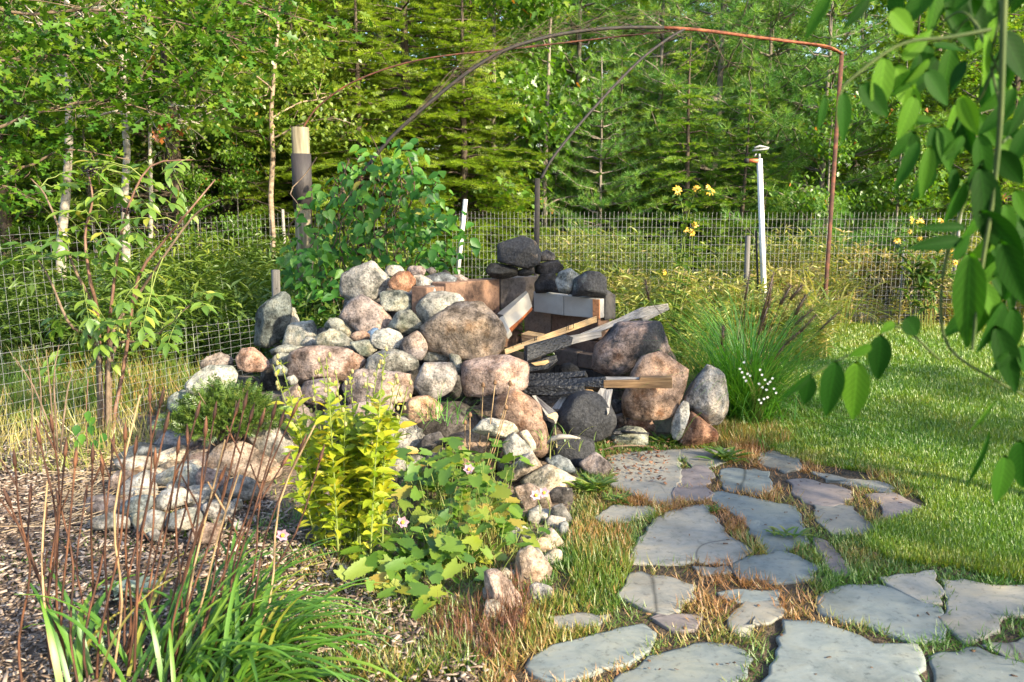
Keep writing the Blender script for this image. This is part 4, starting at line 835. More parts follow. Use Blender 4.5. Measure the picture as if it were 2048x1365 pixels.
def conifer(name, label, loc, h, R, r0, z0, mat, bark, kind='spruce', seed=1, nw=26, group=None, lean=(0, 0), dead=0, dens=1.0):
    rs = np.random.default_rng(seed)
    t = thing(name, label, 'tree', (0, 0, 0), group)
    tp = trunk_pts(h, lean, .012, 10, seed)
    g = G(); g.tube(tp, np.linspace(r0, .012, 10), 9); g.obj('trunk', bark, t, smooth=True)
    gb, gc = G(), G()
    sp, sd, sn, sl, sa = [], [], [], [], []
    for w in range(nw):
        z = z0+(h-z0)*(w+rs.random()*.6)/nw
        for b in range(rs.integers(4, 7)):
            az = rs.random()*2*np.pi; Lb = (R*(1-(z-z0)/(h-z0))**.75+.15)*(.65+.45*rs.random())
            hd = np.array([np.cos(az), np.sin(az), 0]); base = at_z(tp, z)
            tt = np.linspace(0, 1, 7)[:, None]
            if kind == 'pine': pts = base+hd*Lb*tt+np.array([0, 0, 1])*Lb*(.35*tt**1.4)
            else: pts = base+hd*Lb*tt+np.array([0, 0, 1])*Lb*(.12*tt-.42*tt**2+.26*tt**3)
            pts[1:] += rs.normal(size=(6, 3))*.02*Lb
            gb.tube(pts, np.linspace(.022, .004, 7)*min(1, Lb), 4, cap=False)
            side = np.array([-hd[1], hd[0], 0]); ntw = max(3, int(Lb*11*dens))
            for k in range(ntw):
                u = .18+.8*(k+rs.random())/ntw; p0 = np.array([np.interp(u, tt[:, 0], pts[:, i]) for i in range(3)])
                sgn = 1 if k % 2 else -1; Lt = (.10+.42*Lb*(1-u)**.8*.6)*(.7+.6*rs.random())
                dt = unit(hd*.75+side*sgn*.8+np.array([0, 0, (.35 if kind == 'pine' else -.08)+rs.normal()*.15]))
                if kind == 'pine':
                    m = max(1, int(Lt/.13))
                    for q in range(m):
                        sp.append(p0+dt*Lt*(q+.6)/m); sd.append(dt+[0, 0, .35]+rs.normal(size=3)*.25); sn.append([0, 0, 1]); sl.append(.13*(.8+.5*rs.random())); sa.append(np.clip(rs.normal(.5, .2)+.15*(q == m-1), 0, 1))
                else:
                    m = max(1, int(Lt/.12))
                    for q in range(m):
                        sp.append(p0+dt*Lt*q/m+[0, 0, -.05*Lt*(q/m)**2]); sd.append(dt+rs.normal(size=3)*.12); sn.append([0, 0, 1]); sl.append(.21*(.8+.4*rs.random())); sa.append(np.clip(rs.normal(.38, .17)+.3*(q == m-1), 0, 1))
                        if rs.random() < .55:
                            s2 = np.cross(dt, [0, 0, 1])*rs.choice([-1, 1]); sp.append(p0+dt*Lt*(q+.4)/m); sd.append(unit(dt*.7+s2*.7+[0, 0, rs.normal()*.12])); sn.append([0, 0, 1]); sl.append(.15*(.8+.4*rs.random())); sa.append(np.clip(rs.normal(.45, .2), 0, 1))
            if kind == 'pine':
                sp.append(pts[-1]); sd.append(hd+[0, 0, .6]); sn.append([0, 0, 1]); sl.append(.16); sa.append(.8)
            else:
                sp.append(pts[-1]); sd.append(pts[-1]-pts[-2]); sn.append([0, 0, 1]); sl.append(.2); sa.append(.85)
    for k in range(dead):
        z = .25+rs.random()*z0*1.15; az = rs.random()*2*np.pi; Lb = .6+rs.random()*1.3; base = at_z(tp, z); p = [base]
        d = np.array([np.cos(az), np.sin(az), -.05+rs.normal()*.12])
        for q in range(6): d = unit(d+rs.normal(size=3)*.16+[0, 0, -.03]); p.append(p[-1]+d*Lb/6)
        gb.tube(p, np.linspace(.013, .003, 7), 4, cap=False)
        for q in range(5):
            j = rs.integers(2, 6); e = p[j]+unit(d+rs.normal(size=3)*.7)*Lb*.35*rs.random(); gb.tube([p[j], (p[j]+e)/2+rs.normal(size=3)*.02, e], [.005, .004, .002], 3, cap=False)
    gb.obj('branches', bark, t, kind='stuff')
    gc.inst(T_TUFT if kind == 'pine' else T_SPRIG, np.array(sp), np.array(sd), np.array(sn)+[0, -.35, 0]+rs.normal(size=(len(sp), 3))*.55, np.array(sl), None, np.array(sa))
    gc.obj('crown', mat, t, kind='stuff')
    t.location = loc; return t
def broadleaf(name, label, loc, h, r0, z0, R, nl, nleaf, tm, size, mat, bark, seed=1, lean=(0, 0), group=None, droop=.3, wob=.03, sig=.22, forks=7):
    rs = np.random.default_rng(seed); t = thing(name, label, 'tree', (0, 0, 0), group)
    tp = trunk_pts(h, lean, wob, 12, seed); g = G(); g.tube(tp, np.linspace(r0, r0*.15, 12), 10); g.obj('trunk', bark, t, smooth=True)
    gb, cen = G(), []
    for k in range(nl):
        f = (k+rs.random())/nl; z = z0+(h-z0)*f*.96; az = k*2.4+rs.normal()*.5; L = R*(.55+.6*rs.random())*(1-.55*f); d = np.array([np.cos(az), np.sin(az), .25+.5*rs.random()]); p = [at_z(tp, z)]
        for q in range(6): d = unit(d+rs.normal(size=3)*.22+[0, 0, -.04]); p.append(p[-1]+d*L/6)
        gb.tube(p, np.linspace(r0*.3, .005, 7), 5, cap=False)
        for q in range(forks):
            j = rs.integers(1, 7); e = p[j]+unit(d+rs.normal(size=3)*.9)*L*(.2+.3*rs.random()); gb.tube([p[j], (p[j]+e)/2+rs.normal(size=3)*.03, e], [.008, .005, .002], 3, cap=False)
            cen += [e, (p[j]+e*2)/3]
        cen += [p[6], p[5], p[4]]
    cen = np.array(cen); gb.obj('branches', bark, t, kind='stuff')
    pos = cen[rs.integers(0, len(cen), nleaf)]+rs.normal(size=(nleaf, 3))*[sig, sig, sig*.6]
    az = rs.random(nleaf)*2*np.pi; d = np.column_stack([np.cos(az), np.sin(az), -droop+rs.normal(size=nleaf)*.35]); nn = np.column_stack([rs.normal(size=(nleaf, 2))*.45, np.ones(nleaf)])
    S_ = size*(.65+.6*rs.random(nleaf)); g = G(); g.inst(tm, pos, d, nn, S_, S_*.72, np.clip(rs.normal(.45, .25, nleaf), 0, 1)); g.obj('crown', mat, t, kind='stuff')
    t.location = loc; return t
def tx(px, Y): return (px-1024)/FPX*Y*cp
used = {}
def put(proto, px, Y, s=1.0, rz=0.0, label=None, group=None, sz=None):
    o = proto if id(proto) not in used else copy_tree(proto)
    used[id(proto)] = 1
    o.location = (tx(px, Y), Y, -.02 if Y < 11 else -.15); o.rotation_euler = (0, 0, rz); o.scale = (s, s, sz or s)
    if label: o['label'] = label
    if group: o['group'] = group
    return o
pS1 = conifer('spruce_tree', 'bright sunlit spruce with dense drooping boughs behind the vine-covered post', (0, 0, 0), 6.8, 2.3, .12, .15, LM['spruce'], M['bark'], 'spruce', 11, 34, dens=1.15)
pS2 = conifer('spruce_tree', 'x', (0, 0, 0), 6.2, 1.9, .10, .3, LM['hemlock'], M['bark'], 'spruce', 12, 28, dens=1.0)
pS3 = conifer('spruce_tree', 'dark trunked old spruce with bare dead lower branches behind the wire fence', (0, 0, 0), 7.5, 2.2, .13, 2.3, LM['hemlock'], M['bark'], 'spruce', 13, 18, dead=70)
pP1 = conifer('pine_tree', 'slender pine with pale grey trunk and wispy needles behind the steel post', (0, 0, 0), 7.5, 2.2, .07, .8, LM['pine'], M['greybark'], 'pine', 14, 22, dead=14)
pP2 = conifer('pine_tree', 'x', (0, 0, 0), 6.0, 2.3, .06, .25, LM['pine'], M['greybark'], 'pine', 15, 20)
put(pS1, 815, 12.6, 1.0, .4)
put(pS1, 690, 14.8, .95, 2.1, 'sunlit spruce standing just behind the round wooden post', 'spruces at the wood edge')
put(pS1, 945, 15.5, .9, 3.7, 'smaller sunlit spruce half hidden by the maple behind the fireplace', 'spruces at the wood edge')
put(pS1, 560, 16.0, 1.05, 5.0, 'spruce rising behind the thin leaning birch', 'spruces at the wood edge')
put(pS3, 352, 11.2, 1.0, .3)
put(pS3, 455, 13.5, .9, 2.3, 'old spruce with dead branches between the dark trunk and the thin birch', 'spruces at the wood edge')
put(pS2, 130, 12.5, 1.05, 0.2, 'dark green spruce behind the white birch trunks', 'spruces at the wood edge')
put(pS2, 0, 10.8, 1.0, 1.5, 'dark green spruce beside the white birch trunk by the fence', 'spruces at the wood edge')
put(pS2, 250, 14.0, 1.1, 3.0, 'dark spruce between the birches and the dark trunk', 'spruces at the wood edge')
put(pS1, -120, 13, 1.0, 1.0, 'spruce at the outer end of the wood beside the birches', 'spruces at the wood edge')
put(pP1, 1160, 15.0, 1.0, .0)
put(pP1, 1128, 18.5, 1.05, 2.0, 'second slim pine close behind the pale grey pine trunk', 'pines in the wood')
put(pP1, 1420, 13.6, 1.05, 4.0, 'slim pine with wispy boughs behind the rod arch', 'pines in the wood')
put(pP2, 1530, 13.4, 1.0, 1.0, 'blue green pine behind the sprinkler post', 'pines in the wood')
put(pP2, 1640, 12.6, .9, 2.2, 'blue green pine behind the rusty steel post', 'pines in the wood')
put(pP2, 1310, 14.6, 1.05, 3.3, 'blue green pine filling the gap under the arch', 'pines in the wood')
put(pP1, 1760, 16.5, 1.1, 5.1, 'tall pine behind the hanging vine leaves', 'pines in the wood')
put(pP2, 1900, 14.5, 1.0, .5, 'blue green pine behind the yellow daisies', 'pines in the wood')
put(pS2, 1370, 12.3, .62, .5, 'low dark spruce behind the wire fence and tall sunflower', 'spruces at the wood edge')
put(pS2, 1240, 13.2, .6, 2.5, 'low dark spruce between the arch rods', 'spruces at the wood edge')
put(pS2, 1490, 12.0, .5, 3.9, 'young dark spruce at the foot of the sprinkler post', 'spruces at the wood edge')
put(pS2, 1810, 12.6, .75, 1.9, 'dark spruce behind the leaning grey trunk', 'spruces at the wood edge')
put(pS2, 2010, 12.2, .9, 4.2, 'dark spruce behind the trailing vine', 'spruces at the wood edge')
put(pS2, 2200, 13, 1.0, 2.2, 'dark spruce at the outer end of the wood beyond the daisies', 'spruces at the wood edge')
put(pS2, 1050, 17.5, .95, 5.5, 'dark spruce behind the middle steel post', 'spruces at the wood edge')
# birches
bt = lambda lab, px0, Y, px1, py1, r, seed, h=5.5, nleaf=2600, z0=2.0, R=1.6, bk='birch': broadleaf('birch_tree', lab, (tx(px0, Y), Y, -.02), h, r, z0, R, 10, nleaf, T_DIA, .062, LM['birchleaf'], M[bk], seed, ((P(px1, py1, Y)[0]-tx(px0, Y))/P(px1, py1, Y)[2], 0), 'birches by the fence', droop=.9, wob=.022)
bt('thick white birch trunk leaning by the corner of the fence', 92, 8.6, 128, 200, .058, 21, nleaf=2500)
bt('forked white birch behind the elder shrub', 232, 8.9, 262, 100, .052, 22, nleaf=3000)
bt('thin leaning birch with brownish bark beside the round wooden post', 522, 10.4, 560, 100, .044, 23, nleaf=5500, z0=1.9, bk='birchtan')
bt('slim pale birch stem close to the forked birch', 275, 10.2, 300, 100, .032, 24, nleaf=2000)
# maples and oak
pM = broadleaf('maple_tree', 'dull green maple with drooping lobed leaves behind the wire fence and fireplace', (0, 0, 0), 6.2, .05, 1.0, 1.5, 12, 3000, T_MAPLE, .12, LM['mapleleaf'], M['greybark'], 31, droop=.8)
put(pM, 1090, 13.0, 1.0, 0)
put(pM, 985, 13.4, 1.1, 2, 'dull green maple with a red leaf spray beside the big sunlit spruce', 'maples in the wood')
put(pM, 1660, 11.4, .5, 3, 'small green maple sapling by the rusty steel post', 'maples in the wood')
put(pM, 1800, 11.6, .55, 4.4, 'small maple sapling with a few red leaves behind the yellow daisies', 'maples in the wood')
put(pM, 1960, 13, 1.15, 1.2, 'broad maple behind the trailing vine leaves', 'maples in the wood')
put(pM, 470, 10.9, .36, .7, 'low bright green maple sapling behind the fence next to the thin birch', 'maples in the wood')
put(pM, 390, 10.6, .30, 2.7, 'low bright green maple seedling at the foot of the dark spruce trunk', 'maples in the wood')
pB = broadleaf('ash_tree', 'x', (0, 0, 0), 8.0, .09, 1.6, 2.4, 16, 6500, T_DIA, .115, LM['broad'], M['greybark'], 33, droop=.4, sig=.30)
put(pB, 1850, 15.2, 1.0, 1, 'leaning grey trunked broadleaf tree behind the yellow daisies', 'broadleaf trees in the wood')
put(pB, 620, 17.5, 1.0, 2, 'broadleaf tree high behind the round wooden post', 'broadleaf trees in the wood')
put(pB, 40, 16, 1.1, 3, 'broadleaf tree behind the white birch by the corner', 'broadleaf trees in the wood')
put(pB, 1250, 20, .8, 4, 'broadleaf tree far behind the rod arch', 'broadleaf trees in the wood')
for k, (px, Y, s, nm) in enumerate([(720, 11.8, .7, 'bright young spruce behind the climbing vine'), (930, 12.2, .72, 'bright young spruce beside the stake of the tall fence'), (1200, 12.6, .6, 'feathery young pine between the pale pine trunks and the arch'), (1300, 17, 1.1, 'feathery tall pine behind the arch rods'), (1560, 16.5, 1.1, 'feathery tall pine behind the sprinkler post pines'), (300, 12.4, .62, 'bright understory ash between birch and dark spruce'), (600, 12.2, .66, 'bright young spruce right behind the round wooden post'), (430, 15.2, .95, 'bright ash behind the dead-branched spruces'), (60, 13.2, .8, 'bright ash behind the birch by the corner'), (180, 10.9, .4, 'low ash sapling among the birch trunks'), (1440, 15.8, 1.1, 'feathery tall pine behind the slim pine'), (1700, 14.2, .75, 'bright ash behind the rusty post pine'), (1950, 11.8, .5, 'low ash sapling behind the trailing vine')]):
    pr_ = pS1 if 'spruce' in nm.split()[1:3] else pP2 if 'pine' in nm.split()[1:3] else pB
    put(pr_, px, Y, s, k*1.3, nm, {'s': 'spruces at the wood edge', 'p': 'pines in the wood'}.get('s' if pr_ is pS1 else 'p' if pr_ is pP2 else '', 'broadleaf trees in the wood'))
# oak bough reaching over the fence
ok = thing('oak_tree', 'oak with large lobed leaves reaching over the birches and fence', 'tree', (-5.4, 7.2, 0))
g = G(); g.tube([(-5.4, 7.2, -.1), (-5.35, 7.2, 1.5), (-5.2, 7.15, 3.2), (-5.1, 7.1, 5)], [.12, .10, .08, .04], 10); g.obj('trunk', M['bark'], ok, smooth=True)
fr = []
def bough(pts, nl, spread, size, r=.02, tdir=None):
    p = curve(pts, 16); g = G(); g.tube(p, np.linspace(r, .004, 16), 5); g.obj('bough', M['twig'], ok, smooth=True)
    tw = G()
    for k in range(nl):
        q = p[min(15, int(3+12*rng.random()))]; e = q+rng.normal(size=3)*spread*[1, .8, .8]
        if k % 3 == 0: tw.tube([q, (q+e)/2+rng.normal(size=3)*.03, e], [.004, .003, .0015], 3, cap=False)
        az = rng.random()*2*np.pi
        for m in range(2):
            fr.append((e+rng.normal(size=3)*.05, (math.cos(az+m*1.3), math.sin(az+m*1.3), -.45+rng.normal()*.35), tuple(np.array([0, -.35, 1])+rng.normal(size=3)*.5), size*(.75+.5*rng.random()), size*.66*(.75+.5*rng.random())))
    tw.obj('twigs', M['twig'], ok, kind='stuff')
bough([(-5.2, 7.1, 2.9), P(-40, 120, 7.2), P(120, 110, 7.3), P(300, 150, 7.5), P(430, 190, 7.6)], 260, .24, .16)
bough([(-5.2, 7.1, 2.6), P(-60, 260, 7.0), P(60, 230, 7.1), P(200, 200, 7.3), P(330, 230, 7.5)], 150, .22, .16)
bough([(-5.15, 7.1, 3.6), P(0, 20, 7.4), P(200, 20, 7.5), P(420, 60, 7.7), P(560, 120, 7.8)], 260, .26, .16)
bough([(-5.2, 7.1, 2.2), P(-60, 380, 6.8), P(0, 370, 6.8), P(60, 400, 6.8)], 50, .16, .15)
bough([(-5.1, 7.1, 4.2), P(-20, -40, 7.6), P(250, -30, 7.8), P(500, 10, 8.0), P(680, 60, 8.2)], 200, .3, .15)
bough([(-5.1, 7.1, 2.4), P(20, 330, 7.4), P(130, 300, 7.5), P(260, 320, 7.7)], 60, .2, .14)
LM['oak'] = leaf_mat('oak_leaves', [(0, (.035, .11, .010)), (.6, (.065, .165, .014)), (.985, (.13, .22, .018)), (1, (.4, .14, .03))], trans=.42, src='o', gloss=.02)
LM['oakv'] = leaf_mat('oak_leaves_small', [(0, (.04, .12, .010)), (.6, (.08, .185, .014)), (1, (.16, .25, .018))], trans=.42, gloss=.02)
ME_OAK = make_mesh('oak_leaf', T_OAK[0], T_OAK[1], LM['oak'])
leaf_objects(ok, ME_OAK, fr, 'leaf', 290, (T_OAK, LM['oakv']))
g = G()
for k in range(9): g.inst(T_OAK, P(330, 248, 8.4)+rng.normal(size=3)*[.05, .04, .05], rng.normal(size=3)+[0, 0, -1.2], rng.normal(size=3)+[0, -1, 0], .14, .10, rng.random())
o = g.obj('dead_leaf_spray', leaf_mat('dead_oak_leaves', [(0, (.3, .07, .02)), (1, (.5, .19, .05))], trans=.4), ok, kind='stuff'); o['label'] = 'spray of dead orange oak leaves'
# ------------------------------------------------------------------ deeper wood
rs = np.random.default_rng(5); deep = [(pS1, 'spruce deep inside the wood'), (pS2, 'dark spruce deep inside the wood'), (pP1, 'pine deep inside the wood'), (pB, 'broadleaf tree deep inside the wood'), (pS3, 'old spruce deep inside the wood')]
for Y in (18, 21, 24.5, 29, 35):
    W = Y*.75; n = int(W*2/3.0)
    for k in range(n):
        x = -W+2*W*(k+.5+rs.normal()*.25)/n; px = 1024+x/(Y*cp)*FPX
        if (1205 < px < 1275 or 1690 < px < 1740) and Y > 20: continue
        pr, lb = deep[rs.integers(0, 5)] if px < 1000 else deep[[1, 2, 2, 3, 1][rs.integers(0, 5)]]
        put(pr, px, Y+rs.normal()*.8, (1.15+.45*rs.random())*(Y/20)**.4, rs.random()*6, lb, lb.replace(' deep inside the wood', '')+'s of the inner wood')
# unseen trees right of the view, placed for their shade on lawn, path and hearth
for (x, y, s, rz, pr, nm) in SHADE if 'SHADE' in globals() else [(4.3, 2.3, .62, .3, pB, 'broadleaf tree beyond the lawn, beside the other shade trees'), (6.0, -.6, .45, 2.0, pB, 'broadleaf tree beyond the lawn, beside the other shade trees'), (7.1, 1.6, .62, 1, pS2, 'dark spruce beyond the lawn, beside the other shade trees'), (7.2, 3.1, .62, 4, pS2, 'dark spruce beyond the lawn, beside the other shade trees')]:
    o = copy_tree(pr); o.location = (x, y, -.05); o.scale = (s,)*3; o.rotation_euler = (0, 0, rz); o['label'] = nm; o['group'] = 'shade trees beyond the lawn'
# ================================================================== garden plants
def tmesh(name, tm, mat): return make_mesh(name, tm[0], tm[1], mat)
LO = {}
LO['yellow'] = leaf_mat('loosestrife_leaf', [(0, (.20, .30, .018)), (.5, (.38, .44, .022)), (.85, (.55, .53, .03)), (1, (.58, .44, .04))], trans=.5, src='o')
LO['yellowv'] = leaf_mat('loosestrife_leaf_small', [(0, (.17, .28, .016)), (.6, (.34, .41, .022)), (1, (.52, .48, .04))], trans=.5)
LO['strap'] = leaf_mat('strap_leaf', [(0, (.055, .15, .018)), (.55, (.10, .24, .025)), (.93, (.18, .30, .03)), (1, (.40, .32, .06))], trans=.4, src='o', gloss=.04)
LO['stalk'] = surf_mat('dry_stalk', [(.3, (.018, .010, .008)), (.5, (.06, .026, .016)), (.7, (.16, .07, .035))], scale=9, rough=.7, bump=.2, stretch=(4, 4, .6))
LO['tan'] = surf_mat('tan_stalk', [(.3, (.2, .13, .07)), (.7, (.42, .3, .17))], scale=12, rough=.8, bump=.2)
LO['greenstem'] = surf_mat('green_stem', [(.3, (.09, .14, .03)), (.7, (.2, .24, .06))], scale=12, rough=.7, bump=0)
LO['vinestem'] = surf_mat('vine_stem', [(.3, (.03, .06, .012)), (.7, (.08, .11, .03))], scale=12, rough=.7, bump=0)
LO['redstem'] = surf_mat('red_stem', [(.3, (.09, .045, .035)), (.7, (.22, .13, .09))], scale=12, rough=.7, bump=0)
LO['elder'] = leaf_mat('elder_leaf', [(0, (.07, .16, .02)), (.6, (.14, .25, .028)), (.9, (.24, .33, .035)), (1, (.40, .36, .05))], trans=.45, src='o')
LO['elderv'] = leaf_mat('elder_leaf_small', [(0, (.07, .16, .02)), (.6, (.14, .25, .028)), (1, (.24, .33, .035))], trans=.45)
LO['vine'] = leaf_mat('vine_leaf', [(0, (.03, .12, .016)), (.6, (.06, .19, .022)), (.95, (.12, .27, .03)), (1, (.3, .26, .06))], trans=.4, src='o', gloss=.025)
LO['vinev'] = leaf_mat('vine_leaf_small', [(0, (.03, .12, .016)), (.6, (.06, .19, .022)), (1, (.12, .27, .03))], trans=.4, gloss=.025)
LO['hang'] = leaf_mat('hanging_leaf', [(0, (.018, .07, .012)), (.6, (.032, .115, .016)), (1, (.06, .16, .022))], trans=.42, src='o', gloss=.07)
LO['anem'] = leaf_mat('anemone_leaf', [(0, (.06, .15, .014)), (.6, (.13, .24, .02)), (.88, (.26, .31, .025)), (1, (.40, .26, .05))], trans=.45, src='o')
LO['anemv'] = leaf_mat('anemone_leaf_small', [(0, (.05, .12, .018)), (.6, (.11, .19, .025)), (1, (.30, .24, .05))], trans=.45)
LO['grassv'] = leaf_mat('grass_blade', [(0, (.33, .16, .06)), (.28, (.38, .24, .09)), (.45, (.28, .25, .06)), (.62, (.14, .20, .028)), (1, (.08, .18, .02))], trans=.35, gloss=.04)
LO['lawnv'] = leaf_mat('lawn_blade', [(0, (.40, .32, .11)), (.22, (.31, .32, .05)), (.5, (.18, .28, .026)), (1, (.09, .21, .02))], trans=.4, gloss=.05)
LO['weedv'] = leaf_mat('meadow_weed', [(0, (.50, .37, .19)), (.25, (.44, .37, .14)), (.5, (.30, .33, .07)), (1, (.13, .21, .035))], trans=.4)
LO['fountainv'] = leaf_mat('fountain_grass', [(0, (.07, .22, .022)), (.7, (.12, .31, .03)), (.95, (.20, .34, .05)), (1, (.40, .33, .12))], trans=.4, gloss=.05)
LO['juniper'] = leaf_mat('heath_needles', [(0, (.04, .085, .012)), (.6, (.085, .155, .02)), (1, (.16, .20, .035))], trans=.3)
LO['pink'] = leaf_mat('pink_petal', [(0, (.55, .33, .48)), (1, (.72, .50, .66))], trans=.4, src='o')
LO['goldp'] = leaf_mat('yellow_petal', [(0, (.75, .40, .02)), (1, (.85, .55, .04))], trans=.35, src='o')
LO['whitep'] = leaf_mat('white_petal', [(0, (.7, .7, .75)), (1, (.85, .85, .88))], trans=.3, src='o')
LO['plume'] = leaf_mat('dark_plume', [(0, (.045, .028, .022)), (.7, (.12, .075, .05)), (1, (.25, .17, .12))], trans=.3)
LO['silver'] = leaf_mat('silver_leaf', [(0, (.24, .30, .22)), (1, (.40, .46, .36))], trans=.3, src='o')
LO['under'] = leaf_mat('undergrowth_leaf', [(0, (.06, .11, .016)), (.6, (.12, .20, .024)), (1, (.26, .31, .04))], trans=.4)
LO['seed'] = surf_mat('seed_capsule', [(.3, (.20, .17, .06)), (.7, (.36, .33, .15))], scale=30, bump=0)
LO['black'] = surf_mat('black_berry', [(.3, (.012, .008, .012)), (.7, (.03, .015, .025))], scale=30, bump=0, rough=.3)
LO['brownseed'] = surf_mat('brown_seedhead', [(.3, (.07, .04, .025)), (.7, (.2, .12, .07))], scale=60, bump=.6)
ME = {}
ME['lanceY'] = tmesh('loosestrife_leaf', T_LANCE, LO['yellow']); ME['lanceE'] = tmesh('elder_leaflet', T_LANCE, LO['elder']); ME['heart'] = tmesh('vine_leaf', T_HEART, LO['vine'])
ME['anem'] = tmesh('anemone_leaf', T_ANEM, LO['anem']); ME['pinkp'] = tmesh('pink_petal', T_HEART, LO['pink']); ME['goldp'] = tmesh('yellow_petal', T_LANCE, LO['goldp']); ME['silver'] = tmesh('silver_leaf', T_LANCE, LO['silver'])
def _leafN(n=9):
    v, f = [], []
    for i in range(n+1):
        x = i/n; w = .5*math.sin(math.pi*min(1, x**.8*.98+.0))**.85*(1-.15*x); z = -.10*x*x
        for s in (-1, -.5, 0, .5, 1): v.append((x, w*s, z+.10*abs(s)*w))
    for i in range(n):
        for j in range(4): a = i*5+j; f += [(a, a+1, a+6), (a, a+6, a+5)]
    return TM(v, f)
T_BIG = _leafN()
def big_leaf_mat():
    m, N, L = new_mat('hanging_leaf_veined'); oi = N.new('ShaderNodeObjectInfo'); r = ramp(N, [(0, (.008, .04, .004)), (.5, (.016, .07, .006)), (.8, (.04, .12, .010)), (1, (.10, .22, .018))]); L.new(oi.outputs['Random'], r.inputs[0])  # dark and bright stops put shade and sunlight into the leaf colours
    tc = N.new('ShaderNodeTexCoord'); sx = N.new('ShaderNodeSeparateXYZ'); L.new(tc.outputs['Object'], sx.inputs[0])
    ab = N.new('ShaderNodeMath'); ab.operation = 'ABSOLUTE'; L.new(sx.outputs[1], ab.inputs[0])
    s1 = N.new('ShaderNodeMath'); s1.operation = 'MULTIPLY_ADD'; L.new(ab.outputs[0], s1.inputs[0]); s1.inputs[1].default_value = -.55; L.new(sx.outputs[0], s1.inputs[2])
    s2 = N.new('ShaderNodeMath'); s2.operation = 'PINGPONG'; L.new(s1.outputs[0], s2.inputs[0]); s2.inputs[1].default_value = .055
    s3 = N.new('ShaderNodeMath'); s3.operation = 'MULTIPLY'; L.new(s2.outputs[0], s3.inputs[0]); s3.inputs[1].default_value = 3.0
    s4 = N.new('ShaderNodeMath'); s4.operation = 'MINIMUM'; L.new(s3.outputs[0], s4.inputs[0]); L.new(ab.outputs[0], s4.inputs[1])
    vr = ramp(N, [(0, (1.8, 1.7, 1.9)), (.018, (1.2, 1.2, 1.2)), (.04, (1, 1, 1))]); L.new(s4.outputs[0], vr.inputs[0])
    mu = N.new('ShaderNodeMix'); mu.data_type = 'RGBA'; mu.blend_type = 'MULTIPLY'; mu.inputs[0].default_value = 1; L.new(r.outputs[0], mu.inputs[6]); L.new(vr.outputs[0], mu.inputs[7])
    d = N.new('ShaderNodeBsdfPrincipled'); d.inputs['Roughness'].default_value = .6; d.inputs['Specular IOR Level'].default_value = .12; L.new(mu.outputs[2], d.inputs['Base Color'])
    t = N.new('ShaderNodeBsdfTranslucent'); m2 = N.new('ShaderNodeMix'); m2.data_type = 'RGBA'; m2.blend_type = 'MULTIPLY'; m2.inputs[0].default_value = 1; L.new(mu.outputs[2], m2.inputs[6]); m2.inputs[7].default_value = (1.5, 1.7, .5, 1); L.new(m2.outputs[2], t.inputs[0])
    a = N.new('ShaderNodeMixShader'); a.inputs[0].default_value = .45; L.new(d.outputs[0], a.inputs[1]); L.new(t.outputs[0], a.inputs[2]); o = N.new('ShaderNodeOutputMaterial'); L.new(a.outputs[0], o.inputs[0]); return m
ME['big'] = make_mesh('hanging_leaf', T_BIG[0], T_BIG[1], big_leaf_mat(), smooth=True)

# ------------------------------------------------------------------ yellow-green loosestrife
def loosestrife():
    base = gp(690, 1105); t = thing('yellow_loosestrife', 'tall yellow-green leafy perennial with seed capsules in front of the stone wall', 'plant', base)
    fr, caps = [], []
    tops = [(545, 715), (560, 705), (600, 770), (625, 740), (640, 710), (652, 700), (672, 735), (690, 760), (700, 735), (655, 790), (735, 740), (755, 715), (770, 690), (765, 720), (790, 745), (800, 755), (815, 760), (745, 800), (680, 820), (720, 830), (700, 860), (640, 850), (600, 850), (770, 820), (580, 900), (790, 870), (660, 900), (740, 900), (620, 960), (760, 960)]
    for k, (x, y) in enumerate(tops):
        Yt = base[1]+random.uniform(-.16, .16); tp = P(x, y, Yt)
        if k < 18: tp[2] -= .03
        b = base+np.array([(tp[0]-base[0])*.42+rng.normal()*.035, rng.normal()*.07, 0]); b[2] = 0
        p = curve([b, (b+tp)/2+np.array([(tp[0]-b[0])*-.08, 0, .0]), tp], 12)
        g = G(); g.tube(p, np.linspace(.0045, .0018, 12), 5, cap=False); g.obj('stem', LO['greenstem'], t)
        H = tp[2]; n = int(H/.023)
        for m in range(2, n):
            f = m/n; q = np.array([np.interp(f, np.linspace(0, 1, 12), p[:, i]) for i in range(3)])
            up_part = f > .80 and k < 18
            for s in (0, 1):
                if up_part and random.random() < .55: continue
                if f < .25 and random.random() < .5: continue
                az = m*1.57+s*math.pi+rng.normal()*.35; L = (.050+.026*math.sin(f*3.0))*(.5 if up_part else 1)*(.75+.5*random.random())
                fr.append((q, (math.cos(az), math.sin(az), .4+rng.normal()*.35), (rng.normal()*.35, rng.normal()*.35-.2, 1), L, L*.46))
        if k < 18:
            for m in range(random.randint(2, 4)):
                q = tp-np.array([0, 0, .05*m])+rng.normal(size=3)*[.012, .012, .004]; caps.append(q)
    for q in caps:
        g = G(); g.tube([q, q+[0, 0, .006], q+[0, 0, .016], q+[0, 0, .021]], [.002, .0065, .006, .0015], 7); g.obj('seed_capsule', LO['seed'], t, smooth=True)
    leaf_objects(t, ME['lanceY'], fr, 'leaf', 290, (T_LANCE, LO['yellowv']))
loosestrife()
